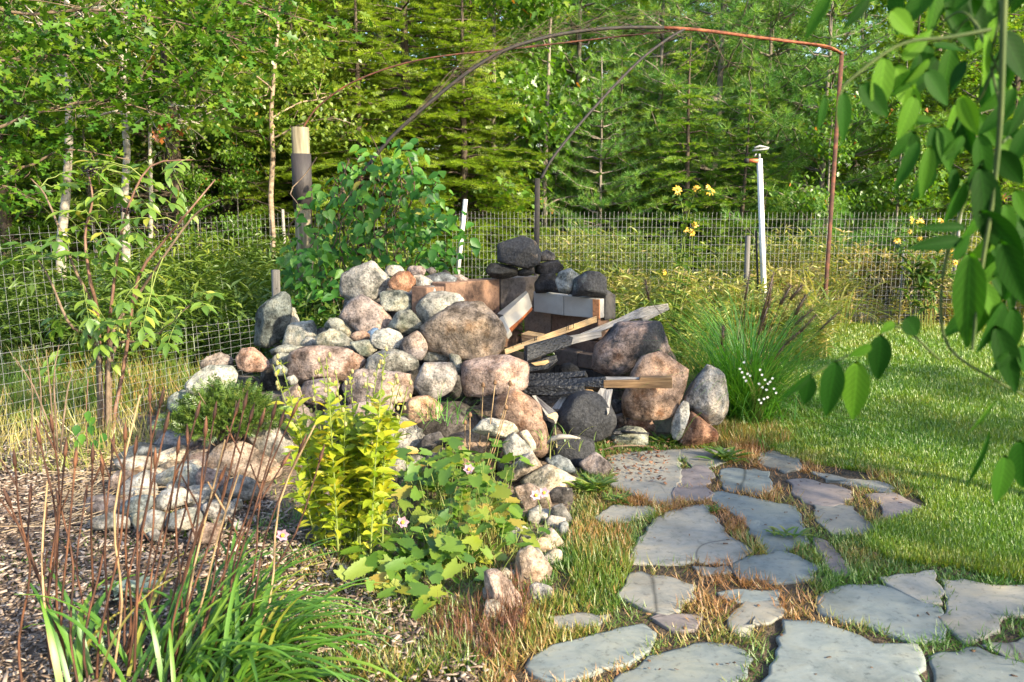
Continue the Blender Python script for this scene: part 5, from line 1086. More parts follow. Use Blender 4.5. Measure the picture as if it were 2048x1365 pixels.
# ------------------------------------------------------------------ strap-leaved iris with dry stalks
def strap(parent, b, az, L, w, lift, name='leaf', mat=None, n=9):
    """one arching strap leaf as a folded ribbon"""
    p = [np.array(b, float)]; el = lift; d = None
    for i in range(n):
        d = np.array([math.cos(az)*math.cos(el), math.sin(az)*math.cos(el), math.sin(el)]); p.append(p[-1]+d*L/n); el -= (.16+.22*(i/n))*(1.3-lift*.5)*random.uniform(.6, 1.3)
        if p[-1][2] < .02: p[-1][2] = .02
    p = np.array(p); side = np.array([-math.sin(az), math.cos(az), 0]); ww = w*np.sin(np.pi*np.clip(np.linspace(.25, 1, n+1), 0, .995))**.6
    V = np.concatenate([p-side*ww[:, None]/2, p-[0, 0, .15*w], p+side*ww[:, None]/2]); m = n+1; i = np.arange(n)
    g = G(); g.add(V, np.vstack([np.stack([i, i+1, m+i+1, m+i], 1), np.stack([m+i, m+i+1, 2*m+i+1, 2*m+i], 1)])); return g.obj(name, mat or LO['strap'], parent)
def iris():
    base = gp(420, 1330); t = thing('iris_clump', 'clump of arching green strap leaves with dark dry seed stalks at the mulch edge', 'plant', base)
    for k in range(210):
        right = k < 160
        b = (gp(random.uniform(330, 540), random.uniform(1310, 1440)) if right else gp(random.uniform(120, 420), random.uniform(1330, 1440)))
        az = random.gauss(.25, .7) if right else random.gauss(1.4, 1.0)
        strap(t, b, az, random.uniform(.3, .6) if right else random.uniform(.25, .48), random.uniform(.012, .021), random.uniform(.7, 1.35) if right else random.uniform(1.1, 1.5))
    tops = [(20,1010),(30,930),(60,1000),(80,885),(95,960),(105,860),(130,910),(150,930),(185,920),(205,945),(225,900),(250,880),(270,905),(280,790),(300,800),(320,810),(330,860),(355,905),(375,880),(392,835),(410,870),(428,835),(450,880),(470,830),(488,815),(500,840),(520,850),(545,835),(560,850),(585,830),(600,900),(630,850),(640,920),(565,930),(120,1010),(170,1000),(350,960),(310,930),(240,970),(440,960),(480,940),(90,1040)]
    for k, (x, y) in enumerate(tops):
        bx = 60+x*.62+random.uniform(-30, 30); b = gp(bx, random.uniform(1310, 1400)); tp = P(x, y, b[1]+random.uniform(.0, .35))
        p = curve([b, b+(tp-b)*.3+rng.normal(size=3)*.02, b+(tp-b)*.65+rng.normal(size=3)*.02, tp], 10); s = t
        g = G(); g.tube(p, np.linspace(.0042, .0026, 10), 6, cap=False)
        mt = LO['tan'] if k % 9 == 4 else LO['stalk']
        if random.random() < .6:
            q = p[random.randint(6, 8)]; e = q+np.array([random.choice([-1, 1])*random.uniform(.02, .05), 0, random.uniform(.06, .12)]); g.tube([q, e], [.003, .0024], 5, cap=False)
        st_ = g.obj('dry_stalk', mt, t, smooth=True)
        if k % 9 != 4:
            u = unit(p[-1]-p[-2]); g = G(); r = .0065; g.tube([p[-1]-u*.01, p[-1]+u*.01, p[-1]+u*.03, p[-1]+u*.055], [.003, r, r*.8, .0012], 6); g.obj('seed_pod', mt, st_, smooth=True)
iris()
# ------------------------------------------------------------------ elder shrub
def pinnate(fr, q, d, L, n=3, leaf=.10, droop=.5):
    d = unit(np.array(d, float)); side = unit(np.cross(d, [0, 0, 1])); p = []
    for i in range(n):
        u = (i+.8)/n; c = np.array(q)+d*L*u+np.array([0, 0, -.25*L*u*u])
        for s in (-1, 1): fr.append((c, d*.5+side*s*.8+np.array([0, 0, -droop*random.uniform(.4, 1.2)]), (rng.normal()*.25, rng.normal()*.25-.2, 1), leaf*random.uniform(.8, 1.2), leaf*.42*random.uniform(.85, 1.2)))
        p.append(c)
    fr.append((p[-1], d+np.array([0, 0, -droop]), (0, -.2, 1), leaf*1.15, leaf*.45)); return [np.array(q)]+p
def elder():
    base = gp(205, 880); t = thing('elder_shrub', 'tall elder shrub with pinnate leaves and dark berry clusters behind the low fence', 'shrub', base); fr = []
    Y0 = base[1]
    br = [[(205, 880), (197, 700), (185, 610), (150, 540), (95, 400), (62, 358)], [(212, 880), (215, 700), (225, 590), (240, 480), (262, 400), (305, 330), (390, 320)], [(215, 880), (222, 680), (270, 600), (330, 510), (390, 430), (440, 400)], [(205, 860), (196, 640), (180, 560), (170, 470), (185, 400), (175, 340)], [(220, 880), (228, 700), (300, 680), (380, 610)], [(222, 860), (250, 720), (275, 560), (330, 480), (380, 420), (430, 360)], [(200, 860), (190, 690), (140, 650), (100, 560), (70, 510)]]
    nodes = []
    for k, b in enumerate(br):
        p = curve([P(x, y, Y0+random.uniform(-.12, .12)+.0*i) for i, (x, y) in enumerate(b)], 18); p[0][2] = 0
        g = G(); g.tube(p, np.linspace(.013, .004, 18), 6, cap=False); g.obj('stem', LO['redstem'] if k % 2 else M['twig'], t, smooth=True)
        nodes += [p[i] for i in range(7, 18)]
    g = G()
    tips = [(140,350),(200,345),(250,360),(330,340),(345,370),(170,420),(215,425),(120,480),(90,500),(190,470),(240,470),(270,440),(150,590),(110,620),(210,540),(250,520),(180,520),(310,580),(345,590),(390,590),(330,640),(250,640),(280,650),(230,660),(360,650),(215,700),(160,655),(130,690),(210,380),(280,340),(300,370),(60,510),(235,600),(200,620),(270,490),(150,450)]
    for (x, y) in tips*2:
        q = P(x+random.uniform(-24, 24), y+random.uniform(-22, 22), Y0+random.uniform(-.3, .3)); nd = min(nodes, key=lambda n_: np.linalg.norm(n_-q)); d = q-nd
        if np.linalg.norm(d) < .06: d = rng.normal(size=3)*[1, 1, .2]
        L = .16; pp = pinnate(fr, q-unit(d)*.06+rng.normal(size=3)*.02, d, L, 3, .095); g.tube([nd, (nd+pp[0])/2+[0, 0, .02]]+pp, np.linspace(.004, .0015, len(pp)+2), 4, cap=False)
    g.obj('leaf_stalks', LO['greenstem'], t, kind='stuff')
    leaf_objects(t, ME['lanceE'], fr, 'leaflet', 290, (T_LANCE, LO['elderv']))
    for (x, y) in [(182, 340), (248, 420), (352, 335), (335, 455)]:
        g = G(); c = P(x, y, Y0)
        V, F = ICO[2]
        for k in range(26): g.add(V*.0065+c+rng.normal(size=3)*[.028, .028, .014], F)
        g.obj('berry_cluster', LO['black'], t, smooth=True, kind='stuff')
elder()
# ------------------------------------------------------------------ vine on the steel post
def vine():
    base = np.array([P(716, 640, 6.8)[0], 6.7, 0]); t = thing('climbing_vine', 'climbing vine with glossy green ovate leaves covering the steel post behind the wall', 'vine', base); fr = []
    blobs = [(720,330,45,40,40),(690,400,80,50,80),(790,365,90,45,90),(790,430,110,55,130),(850,410,80,60,80),(670,480,80,45,90),(640,540,65,60,110),(720,520,80,40,60),(890,470,70,50,60),(620,600,55,60,100),(600,660,40,40,60),(800,500,90,35,50),(780,290,70,25,24),(880,520,60,25,24),(590,540,40,60,50),(830,335,60,30,24),(640,440,60,40,30),(620,690,50,25,40)]
    for (x, y, rx, ry, n) in blobs:
        for k in range(n):
            a = random.random()*6.28; r = math.sqrt(random.random()); q = P(x+rx*r*math.cos(a), y+ry*r*math.sin(a), 6.6+random.uniform(-.35, .45)); 
            if q[2] < .05: continue
            L = random.uniform(.045, .125); fr.append((q, (rng.normal(), rng.normal()*.8-.3, -.7+rng.normal()*.4), (rng.normal()*.5, -.75+rng.normal()*.4, .8), L, L*.62))
    leaf_objects(t, ME['heart'], fr, 'leaf', 290, (T_HEART, LO['vinev']))
    g = G()
    for k in range(34):
        x0 = random.uniform(600, 800); p = [P(x0, 700, 6.7)]; p[0][2] = 0; x, y = x0, 640
        for i in range(8): x += random.uniform(-25, 30); y -= random.uniform(20, 55); p.append(P(x, y, 6.7+random.uniform(-.2, .3)))
        g.tube(curve(p, 20), .005, 4, cap=False)
    g.obj('stems', M['twig'], t, kind='stuff')
vine()
# ------------------------------------------------------------------ leafy bough hanging into view from the arbour overhead
def hanging():
    base = np.array([1.25, 1.35, 0]); t = thing('hanging_vine', 'trailing vine with large smooth oval leaves hanging beside the lawn', 'vine', base); fr = []
    D = 1.12
    def sprig(pts, r=.003): 
        p = curve([P(x, y, Y) for x, y, Y in pts], 24); g = G(); g.tube(p, np.linspace(r, r*.5, 24), 6, cap=False); g.obj('stem', LO['vinestem'], t, smooth=True); return p
    def lf(x, y, x2, y2, w=.46, Y=D, n=None, dy=0.0):
        a = P(x, y, Y); b = P(x2, y2, Y+dy); d = b-a; L = float(np.linalg.norm(d)); fr.append((a, d, n or (rng.normal()*.35, -1, rng.normal()*.35), L, L*w))
    sprig([(2010, -60, 1.1), (2005, 100, 1.1), (2000, 250, 1.11), (1985, 400, 1.12), (1960, 560, 1.12), (1945, 700, 1.12)], .0045)
    sprig([(1980, 60, 1.1), (1900, 75, 1.1), (1800, 90, 1.1), (1700, 160, 1.1), (1680, 190, 1.1)])
    sprig([(1880, 720, 1.2), (1800, 655, 1.18), (1740, 690, 1.15), (1650, 735, 1.14), (1600, 770, 1.14)], .002)
    sprig([(1960, 330, 1.15), (1920, 430, 1.15), (1885, 560, 1.15), (1895, 690, 1.15), (1990, 760, 1.15), (2070, 800, 1.15)], .003)
    # leaves seen clearly against lawn and wood
    for a in [(1672,720,1653,835,.42),(1715,722,1706,842,.46),(1762,668,1755,762,.5),(1620,750,1608,810,.62),(1625,745,1562,802,.25),(1810,635,1838,672,.9),(1790,645,1760,665,.6),(1745,690,1700,715,.5),
              (1685,180,1690,285,.34),(1650,190,1640,262,.3),(1770,110,1755,240,.42),(1720,165,1780,235,.5),(1660,-10,1610,75,.34),(1740,-10,1690,60,.34),(1780,20,1830,70,.6),(1800,120,1870,60,.45),(1830,190,1800,280,.5),(1850,140,1900,210,.5),
              (1868,250,1872,345,.4),(1880,250,1905,345,.42),(1840,280,1790,380,.28),(1860,290,1845,400,.3),(1920,190,1955,270,.45),(1930,270,1880,330,.35),(1940,500,1935,700,.32),(1960,330,1985,500,.36),(2010,600,1960,710,.3),(1990,650,2040,790,.34),
              (1930,480,1820,495,.3),(1935,455,1840,455,.25),(1960,560,2010,660,.35),(2010,910,1998,1010,.48),(2040,880,2048,980,.5),(1980,860,1935,985,.10),(1990,800,1940,870,.1),(1905,520,1945,470,.7),(2000,60,2060,160,.5),(1990,300,2048,370,.5),(1960,420,2050,520,.4),(2000,480,2060,620,.36),
              (2020,705,1985,745,.5),(2040,690,2070,760,.5)]: lf(*a[:4], w=a[4])
    for k in range(72):
        x, y = random.uniform(1780, 2080), random.uniform(-60, 420)
        if x < 1770+max(0, (y-150))*.45: continue
        a = random.gauss(1.75, .6); L = random.uniform(60, 112); lf(x, y, x+L*math.cos(a), y+L*math.sin(a), random.uniform(.34, .48), random.uniform(1.1, 1.45), (rng.normal()*.5, -1, rng.normal()*.6+.3))
    for k in range(26):
        x, y = random.uniform(1960, 2080), random.uniform(380, 620); a = random.gauss(1.7, .5); L = random.uniform(70, 130); lf(x, y, x+L*math.cos(a), y+L*math.sin(a), random.uniform(.34, .45), random.uniform(1.1, 1.4))
    for k in range(70):
        x, y = random.uniform(1850, 2250), random.uniform(-300, -20); a = random.gauss(1.75, .6); L = random.uniform(75, 130); lf(x, y, x+L*math.cos(a), y+L*math.sin(a), .42, random.uniform(1.1, 1.6))
    leaf_objects(t, ME['big'], fr, 'leaf', 290)
    p = curve([P(2010, -60, 1.1), P(2080, -150, 1.15), P(2200, -250, 1.3)], 12); g = G(); g.tube(p, .006, 6); g.obj('stem', LO['greenstem'], t, smooth=True)
    for k in range(8):
        a = (random.uniform(1850, 2040), random.uniform(0, 300)); sprig([(2005, random.uniform(0, 300), 1.12), ((2005+a[0])/2, a[1], 1.15), (a[0], a[1]+40, 1.2)], .002)
hanging()
# ------------------------------------------------------------------ fountain grass with dark plumes
def ribbon_grass(g, base, n, L, spread, w, seed, a=None, azr=None, up=1.35, seg=6):
    rs = np.random.default_rng(seed)
    for k in range(n):
        az = rs.random()*6.283 if azr is None else rs.normal(*azr); el = up-abs(rs.normal())*spread; Lb = L*(.55+.6*rs.random()); p = [np.array(base)+[rs.normal()*.07, rs.normal()*.07, 0]]
        for i in range(seg):
            d = np.array([math.cos(az)*math.cos(el), math.sin(az)*math.cos(el), math.sin(el)]); p.append(p[-1]+d*Lb/seg); el -= .12+.26*(i/seg)*rs.random()*1.6
            p[-1][2] = max(p[-1][2], .02)
        p = np.array(p); sd = np.array([-math.sin(az), math.cos(az), 0.])*w*.5; ww = np.linspace(1, .08, seg+1)[:, None]
        V = np.concatenate([p-sd*ww, p+sd*ww]); m = seg+1; i = np.arange(seg)
        g.add(V, np.stack([i, i+1, m+i+1, m+i], 1), np.clip(rs.normal(.5, .25), 0, 1) if a is None else a)
def fountain():
    base = gp(1490, 838); t = thing('fountain_grass', 'fountain grass clump with dark bottlebrush plumes beside the fireplace', 'grass clump', base)
    g = G(); ribbon_grass(g, base, 1000, 1.08, .38, .009, 61); ribbon_grass(g, base+[-.12, .1, 0], 260, .8, .45, .007, 62, azr=(2.6, .7)); g.obj('blades', LO['fountainv'], t, kind='stuff')
    for (x1, y1, x2, y2, r) in [(1522, 640, 1548, 545, .016), (1516, 670, 1540, 600, .02), (1560, 610, 1582, 572, .022), (1580, 600, 1606, 570, .020), (1590, 630, 1612, 590, .024), (1590, 650, 1625, 620, .016), (1570, 690, 1604, 660, .016), (1640, 660, 1680, 622, .011), (1444, 690, 1447, 652, .018), (1490, 600, 1500, 545, .012), (1298, 600, 1290, 560, .014), (1550, 720, 1575, 680, .014), (1600, 665, 1632, 630, .014), (1535, 620, 1545, 560, .014)]:
        a, b = P(x1, y1, base[1]-.22), P(x2, y2, base[1]-.22); n = 260; u = rng.random(n); c = a+(b-a)*u[:, None]; ax = unit(b-a); rd = unit(np.cross(ax, rng.normal(size=(n, 3))))
        g = G(); g.inst(T_TRI, c, rd*.9+ax*.7, rng.normal(size=(n, 3)), r*2.3*(1-.6*np.abs(u-.4)), .0022, rng.random(n)); g.tube([a, b], [r*.45, r*.25], 6)
        s0 = base+np.array([(a[0]-base[0])*.25, 0, .25]); g.tube(curve([base, s0, a], 8), .0018, 4, cap=False); g.obj('plume', LO['plume'], t)
fountain()
# ------------------------------------------------------------------ anemones: lobed leaves, pink flowers
def anemone(lab, px, py, rx, ry, n, flowers, h=.22):
    base = gp(px, py); t = thing('anemone', lab, 'plant', base); fr = []; g = G()
    for k in range(n):
        a = random.random()*6.28; r = math.sqrt(random.random()); b = gp(px+rx*r*math.cos(a), py+ry*r*math.sin(a)); q = b+np.array([rng.normal()*.05, rng.normal()*.05, random.uniform(.05, h)])
        L = random.uniform(.05, .105); az = random.random()*6.28; fr.append((q, (math.cos(az), math.sin(az), -.15+rng.normal()*.25), (rng.normal()*.35, rng.normal()*.35-.25, 1), L, L*random.uniform(.9, 1.15))); g.tube([b, (b+q)/2+rng.normal(size=3)*.01, q], .0018, 4, cap=False)
    leaf_objects(t, ME['anem'], fr, 'leaf', 150, (T_ANEM, LO['anemv']))
    for (x, y, Yf) in flowers:
        q = P(x, y, Yf); b = np.array([q[0]+random.uniform(-.05, .05), Yf+.05, 0]); g.tube(curve([b, (b+q)/2+[.02, 0, 0], q], 8), .002, 4, cap=False)
        f = []
        for k in range(6):
            a = k*1.047+random.random()*.3; f.append((q, (math.cos(a), -.25, math.sin(a)), (0, -1, .2), .034, .032))
        gg = G(); V, F = ICO[2]; gg.add(V*.008+q+[0, -.006, 0], F); e_ = gg.obj('flower', LO['goldm'], t, smooth=True); leaf_objects(e_, ME['pinkp'], [(a_, b_, c_, d_*.8, e_*.8) for a_, b_, c_, d_, e_ in f], 'petal')
    g.obj('leaf_stalks', LO['greenstem'], t, kind='stuff')
LO['goldm'] = surf_mat('flower_centre', [(.3, (.6, .3, .03)), (.7, (.75, .45, .06))], bump=0)
anemone('lobed-leaved anemone with pink flowers at the foot of the white edging rocks', 915, 1010, 110, 55, 130, [(938, 938, 3.45), (1072, 990, 3.35), (1088, 985, 3.36)], .26)
anemone('yellowing anemone patch with a tiny pink bud beside the blue-grey shard', 950, 1105, 100, 70, 150, [(806, 1044, 3.05)], .2)
anemone('sparse anemone seedlings under the yellow leafy perennial', 800, 1180, 90, 60, 60, [(566, 1070, 2.9)], .12)
# ------------------------------------------------------------------ sunflowers and daisies
def daisy(t, q, r=.03, n=9, pet='goldp', face=(0, -1, .25)):
    f = []; fz = unit(np.array(face, float)); u = unit(np.cross(fz, [0.1, 0, 1])); v = np.cross(fz, u)
    for k in range(n):
        a = k*6.283/n+random.random()*.3; d = u*math.cos(a)+v*math.sin(a)-fz*.15; f.append((q, tuple(d), tuple(fz), r, r*.38))
    g = G(); V, F = ICO[2]; g.add(V*r*.3+q, F); e_ = g.obj('flower', LO['goldm'], t, smooth=True); leaf_objects(e_, ME[pet], f, 'petal')
def sunflower(lab, base, stems, fl, Y, leafy=26, lsize=.14):
    t = thing('sunflower', lab, 'flower', base); fr = []
    for st_ in stems:
        p = curve([P(x, y, Y) for x, y in st_], 20); p[0][2] = max(0, min(p[0][2], 0.02)); g = G(); g.tube(p, np.linspace(.006, .003, 20), 5, cap=False); g.obj('stem', LO['greenstem'], t)
        for k in range(leafy):
            q = p[random.randint(2, 18)]; az = random.random()*6.28; L = lsize*random.uniform(.6, 1.2); fr.append((q, (math.cos(az), math.sin(az), .1+rng.normal()*.35), (0, 0, 1), L, L*.34))
    leaf_objects(t, ME['lanceW'], fr, 'leaf', 290)
    for (x, y, r) in fl: daisy(t, P(x, y, Y), r, face=(rng.normal()*.4, -1, .3+rng.normal()*.3))
LO['sunleaf'] = leaf_mat('sunflower_leaf', [(0, (.05, .12, .02)), (.7, (.10, .19, .03)), (1, (.22, .26, .04))], trans=.42, src='o'); ME['lanceW'] = tmesh('sunflower_leaf', T_LANCE, LO['sunleaf'])
sunflower('tall sunflower stalk with yellow blooms rising behind the notched plank', gp(1340, 740), [[(1335, 740), (1342, 640), (1358, 540), (1372, 450), (1392, 385), (1418, 380)], [(1338, 740), (1350, 620), (1368, 520), (1365, 420), (1356, 385)], [(1345, 740), (1355, 640), (1380, 540), (1385, 470), (1400, 440)]],
          [(1356, 380, .05), (1420, 382, .05), (1393, 378, .04), (1418, 375, .035), (1385, 465, .04), (1372, 458, .035), (1330, 545, .03), (1390, 450, .035)], 6.7, 34)
stems = [[(x0, 640), (x0+random.uniform(-10, 10), 560), (x1, y1+30), (x1, y1)] for x0, x1, y1 in [(1830, 1825, 440), (1838, 1842, 445), (1850, 1858, 455), (1860, 1882, 445), (1845, 1806, 470), (1855, 1880, 485), (1865, 1915, 480), (1822, 1796, 500), (1870, 1900, 520), (1835, 1850, 520)]]
sunflower('clump of yellow daisies flowering by the wire fence at the lawn edge', gp(1845, 655), stems, [(1825, 440, .05), (1842, 445, .055), (1884, 443, .055), (1820, 463, .035), (1796, 481, .05), (1910, 480, .05), (1880, 500, .035), (1860, 500, .03), (1840, 478, .035), (1905, 505, .04), (1912, 525, .04)], 8.55, 26, .16)
# white asters beside the fountain grass
t = thing('white_aster', 'small white asters on thin stems against the fountain grass', 'flower', gp(1515, 850)); g = G(); c0 = gp(1515, 850)
for (x, y) in [(1488,725),(1480,738),(1495,748),(1488,755),(1492,762),(1500,752),(1520,740),(1524,750),(1530,760),(1536,768),(1545,757),(1518,768),(1525,775),(1533,780),(1548,778),(1552,786),(1518,800),(1528,798),(1535,795),(1522,806),(1484,745),(1540,764)]:
    q = P(x, y, 4.55); g.tube(curve([c0+rng.normal(size=3)*[.03, .03, 0], (c0+q)/2+[.01, 0, .05], q], 6), .0013, 3, cap=False)
    fr = [(q, (math.cos(a), -.2, math.sin(a)), (0, -1, .3), .013, .006) for a in np.linspace(0, 6.28, 9)[:-1]]; fr = [(a_, b_, c_, .0095, .0045) for a_, b_, c_, d_, e_ in fr]; leaf_objects(t, ME['whitep'] if 'whitep' in ME else ME.setdefault('whitep', tmesh('white_petal', T_DIA, LO['whitep'])), fr, 'petal')
g.obj('stems', LO['greenstem'], t, kind='stuff')
# yellowing daylily clump
t = thing('daylily_clump', 'arching yellow-green daylily clump at the foot of the rusty steel post', 'plant', gp(1600, 672)); b0 = gp(1600, 672)
for k in range(130): strap(t, b0+rng.normal(size=3)*[.22, .12, 0], random.random()*6.28, random.uniform(.5, 1.0), random.uniform(.014, .024), random.uniform(.9, 1.5), mat=LO['daylily'] if 'daylily' in LO else LO.setdefault('daylily', leaf_mat('daylily_leaf', [(0, (.12, .20, .03)), (.6, (.24, .28, .05)), (1, (.42, .33, .1))], trans=.4, src='o')))
# teasel-like dry seed heads
t = thing('dry_coneflower', 'dry brown stalks with spiky seed heads before the pink boulder', 'plant', gp(962, 955))
for (x, y, bx, by) in [(990, 770, 958, 960), (966, 775, 950, 950), (1020, 772, 962, 965), (1012, 820, 965, 965), (940, 835, 930, 960), (930, 850, 920, 950)]:
    b = gp(bx, by); q = P(x, y, b[1]+.0); g = G(); p = curve([b, (b+q)/2+[.01, 0, 0], q], 9); g.tube(p, .0025, 4, cap=False); st_ = g.obj('stalk', LO['tan'], t)
    g = G(); g.tube([q, q+[0, 0, .008], q+[0, 0, .02], q+[0, 0, .028]], [.005, .011, .009, .003], 8); n = 14; d = unit(rng.normal(size=(n, 3))*[1, 1, .3]+[0, 0, .5]); g.inst(T_TRI, np.tile(q, (n, 1)), d, rng.normal(size=(n, 3)), .03, .002, .5); g.obj('seed_head', LO['brownseed'], st_)
# heath cushion on the wall
def cushion(name, lab, cat, px, py, Y, rx, rz, n, mat, tm=T_SPRIG, L=.06):
    c = P(px, py, Y); t = thing(name, lab, cat, (c[0], c[1], max(0, c[2]-rz))); d = rand_unit(n); d[:, 2] = np.abs(d[:, 2])*.9+.02; r = (.55+.5*rng.random(n))[:, None]
    lump = 1+.35*fbm(d*2.2, 4)[:, None]; pos = c+d*r*lump*[rx, rx*.7, rz]; g = G(); g.inst(tm, pos-[0, 0, rz*.3], unit(d+rng.normal(size=(n, 3))*.45+[0, -.2, .2]), rng.normal(size=(n, 3)), L*(.7+.6*rng.random(n)), None, np.clip(rng.normal(.5, .25, n), 0, 1)); g.obj('foliage', mat, t, kind='stuff')
    g = G()
    for k in range(30):
        q = pos[rng.integers(0, n)]; g.tube([c-[0, 0, rz], (c-[0, 0, rz]+q)/2+rng.normal(size=3)*.02, q], [.006, .004, .002], 4, cap=False)
    g.obj('stems', M['twig'], t, kind='stuff')
cushion('heath_shrub', 'low mossy green heath cushion spilling over the stone wall', 'shrub', 450, 830, 4.1, .27, .22, 2100, LO['juniper'])
cushion('sedum_mat', 'low dark green mossy mat beside the path edge', 'plant', 1000, 1290, 2.45, .16, .05, 500, LO['juniper'], L=.03)
# weeds and rosettes
def rosette(lab, px, py, n, L, mat, w=.22, z=.02, Y=None, name='weed'):
    b = gp(px, py) if Y is None else P(px, py, Y); t = thing(name, lab, 'weed', b); me = ME.get(mat) or ME.setdefault(mat, tmesh('weed_leaf', T_LANCE, LO[mat])); fr = []
    for k in range(n): az = random.random()*6.28; l = L*random.uniform(.6, 1.2); fr.append((b+np.array([rng.normal()*L*.35, rng.normal()*L*.25, z]), (math.cos(az), math.sin(az), .25+.6*random.random()), (0, 0, 1), l, l*w))
    leaf_objects(t, me, fr, 'leaf')
LO['weedo'] = leaf_mat('weed_leaf', [(0, (.07, .15, .02)), (.6, (.14, .23, .03)), (1, (.26, .28, .05))], trans=.45, src='o')
rosette('bright green strap-leaved weed beside the mauve-grey rock', 1185, 985, 90, .10, 'weedo')
rosette('smaller green weed next to the flagstone below the mauve-grey rock', 1235, 1010, 40, .07, 'weedo')
rosette('green weed rosette at the foot of the orange triangular stone', 1328, 893, 28, .09, 'weedo')
rosette('green plantain weed between the upper flagstones', 1450, 925, 60, .11, 'weedo')
rosette('weed rosette on the gap left of the blue flagstone', 1425, 1030, 24, .05, 'weedo')
rosette('bright weed sprout between the blue flagstones', 1572, 1080, 26, .07, 'weedo')
rosette('silvery woolly-leaved plant among the strap leaves', 275, 1215, 40, .09, 'silver', .4, .05, name='woolly_plant')
rosette('small silvery plant under the anemones', 795, 1190, 16, .06, 'silver', .4, name='woolly_plant')
for (lab, px, py, Y, n, L) in [('grass tuft growing from the stone wall joint', 880, 838, 4.05, 46, .22), ('thin grass tuft at the foot of the tall reddish boulder', 1080, 880, 4.15, 22, .10), ('brown grass sprig before the low black rock', 1130, 900, 4.0, 18, .14)]:
    t = thing('grass_tuft', lab, 'grass tuft', P(px, py, Y)); g = G(); ribbon_grass(g, P(px, py, Y), n, L, .5, .006, px); g.obj('blades', LO['fountainv'] if 'brown' not in lab else LO['weedv'], t, kind='stuff')
# young leafy shoots left of the wall, seedling by the fence, bare stems
t = thing('birch_seedling', 'small seedling with heart-shaped green leaves by the low fence', 'plant', gp(178, 925)); fr = []; b = gp(178, 925); g = G(); g.tube(curve([b, P(172, 840, b[1]), P(176, 760, b[1])], 8), .003, 4); g.obj('stem', LO['redstem'], t)
for (x, y) in [(155,850),(182,850),(190,835),(158,880),(190,880),(212,868),(172,905),(205,890),(178,822),(165,868)]:
    q = P(x, y, b[1]); fr.append((q, (rng.normal()*.4, -.3, -1), (rng.normal()*.3, -1, .3), .065, .048))
leaf_objects(t, ME['heart'], fr, 'leaf')
t = thing('dry_bramble', 'bare dry brown stems standing by the low wire fence', 'plant', gp(112, 900))
for (a, b_, c_) in [((110, 900), (100, 780), (92, 700)), ((115, 900), (108, 760), (118, 690)), ((118, 905), (70, 780), (28, 715)), ((120, 905), (135, 780), (150, 740)), ((60, 920), (65, 800), (58, 730)), ((75, 920), (82, 800), (75, 715))]:
    p = curve([P(x, y, 3.75) for x, y in (a, b_, c_)], 8); g = G(); g.tube(p, np.linspace(.0055, .002, 8), 5); g.obj('stem', M['twig'], t)
# ================================================================== what nobody could count: grass, chips, weeds
def blades(name, label, cat, pts, L, W, mat, a, lean=.5, zb=0.0, tm=T_BLADE):
    n = len(pts); pos = np.column_stack([pts, np.full(n, zb)]) if pts.shape[1] == 2 else pts
    az = rng.random(n)*6.283; el = np.column_stack([np.cos(az)*lean, np.sin(az)*lean, np.ones(n)])+rng.normal(size=(n, 3))*[.25, .25, .1]
    g = G(); g.inst(tm, pos, el, np.column_stack([np.cos(az), np.sin(az), np.zeros(n)]), L, W, a); o = g.obj(name, mat); tag(o, label, cat, kind='stuff'); return o
def n2(p, s, seed): return vnoise(np.column_stack([p*s, np.zeros(len(p))]), seed)
# lawn
N = 420000
yy = 1/(1/2.7-(1/2.7-1/9.0)*rng.random(N)); xx = (-.0+rng.random(N)*(.75-.0))*yy+.25
p = np.column_stack([xx, yy]); keep = inpoly(p, LAWN); p = p[keep]
dn = n2(p, 1.6, 3)*.55+n2(p, 5, 4)*.45; edge = np.clip((p[:, 1]-7.6)/1.4, 0, 1)
v = np.clip(.14+dn*1.0-.22*edge+rng.normal(size=len(p))*.16, 0, 1)
nearpath = np.clip(1-np.min(np.linalg.norm(p[:, None]-np.array(LAWN[:10])[None], axis=2), axis=1)/.45, 0, 1); v = np.clip(v-.45*nearpath*n2(p, 4, 8), 0, 1)
blades('lawn_grass', 'short mown lawn grass beyond the flagstones', 'grass', p, (.025+.03*rng.random(len(p)))*(1+.3*(dn-.5)), .0035+.0012*p[:, 1]*.6, LO['lawnv'], v, .7, .003)
# tufts in the path joints
allst = FLAGW
p = rng.random((90000, 2))*[4.0, 4.2]+[-.35, 1.4]; p = p[inpoly(p, PATH)]
ins = np.zeros(len(p), bool)
for s in allst:
    c = s.mean(0); ins |= inpoly(p, c+(s-c)*.96)
p = p[~ins]; dens = n2(p, 2.4, 11)*.6+n2(p, 7, 12)*.4; p = p[rng.random(len(p)) < np.clip((dens-.36)*4.2, .05, 1)]
k = 4; pp = np.repeat(p, k, 0)+rng.normal(size=(len(p)*k, 2))*.012
v = np.clip((n2(pp, 1.5, 21)*.6+n2(pp, 5, 22)*.4-.42)*2.6+.42-.10+rng.normal(size=len(pp))*.2 + .14*np.clip((3.2-pp[:, 1]), -1, 1), 0, 1)
blades('path_grass', 'brown and green grass growing in the joints of the flagstone path', 'grass', pp, (.018+.042*rng.random(len(pp)))*(.55+.9*n2(pp, 3, 23)), .0036, LO['grassv'], v, 1.0, .012)
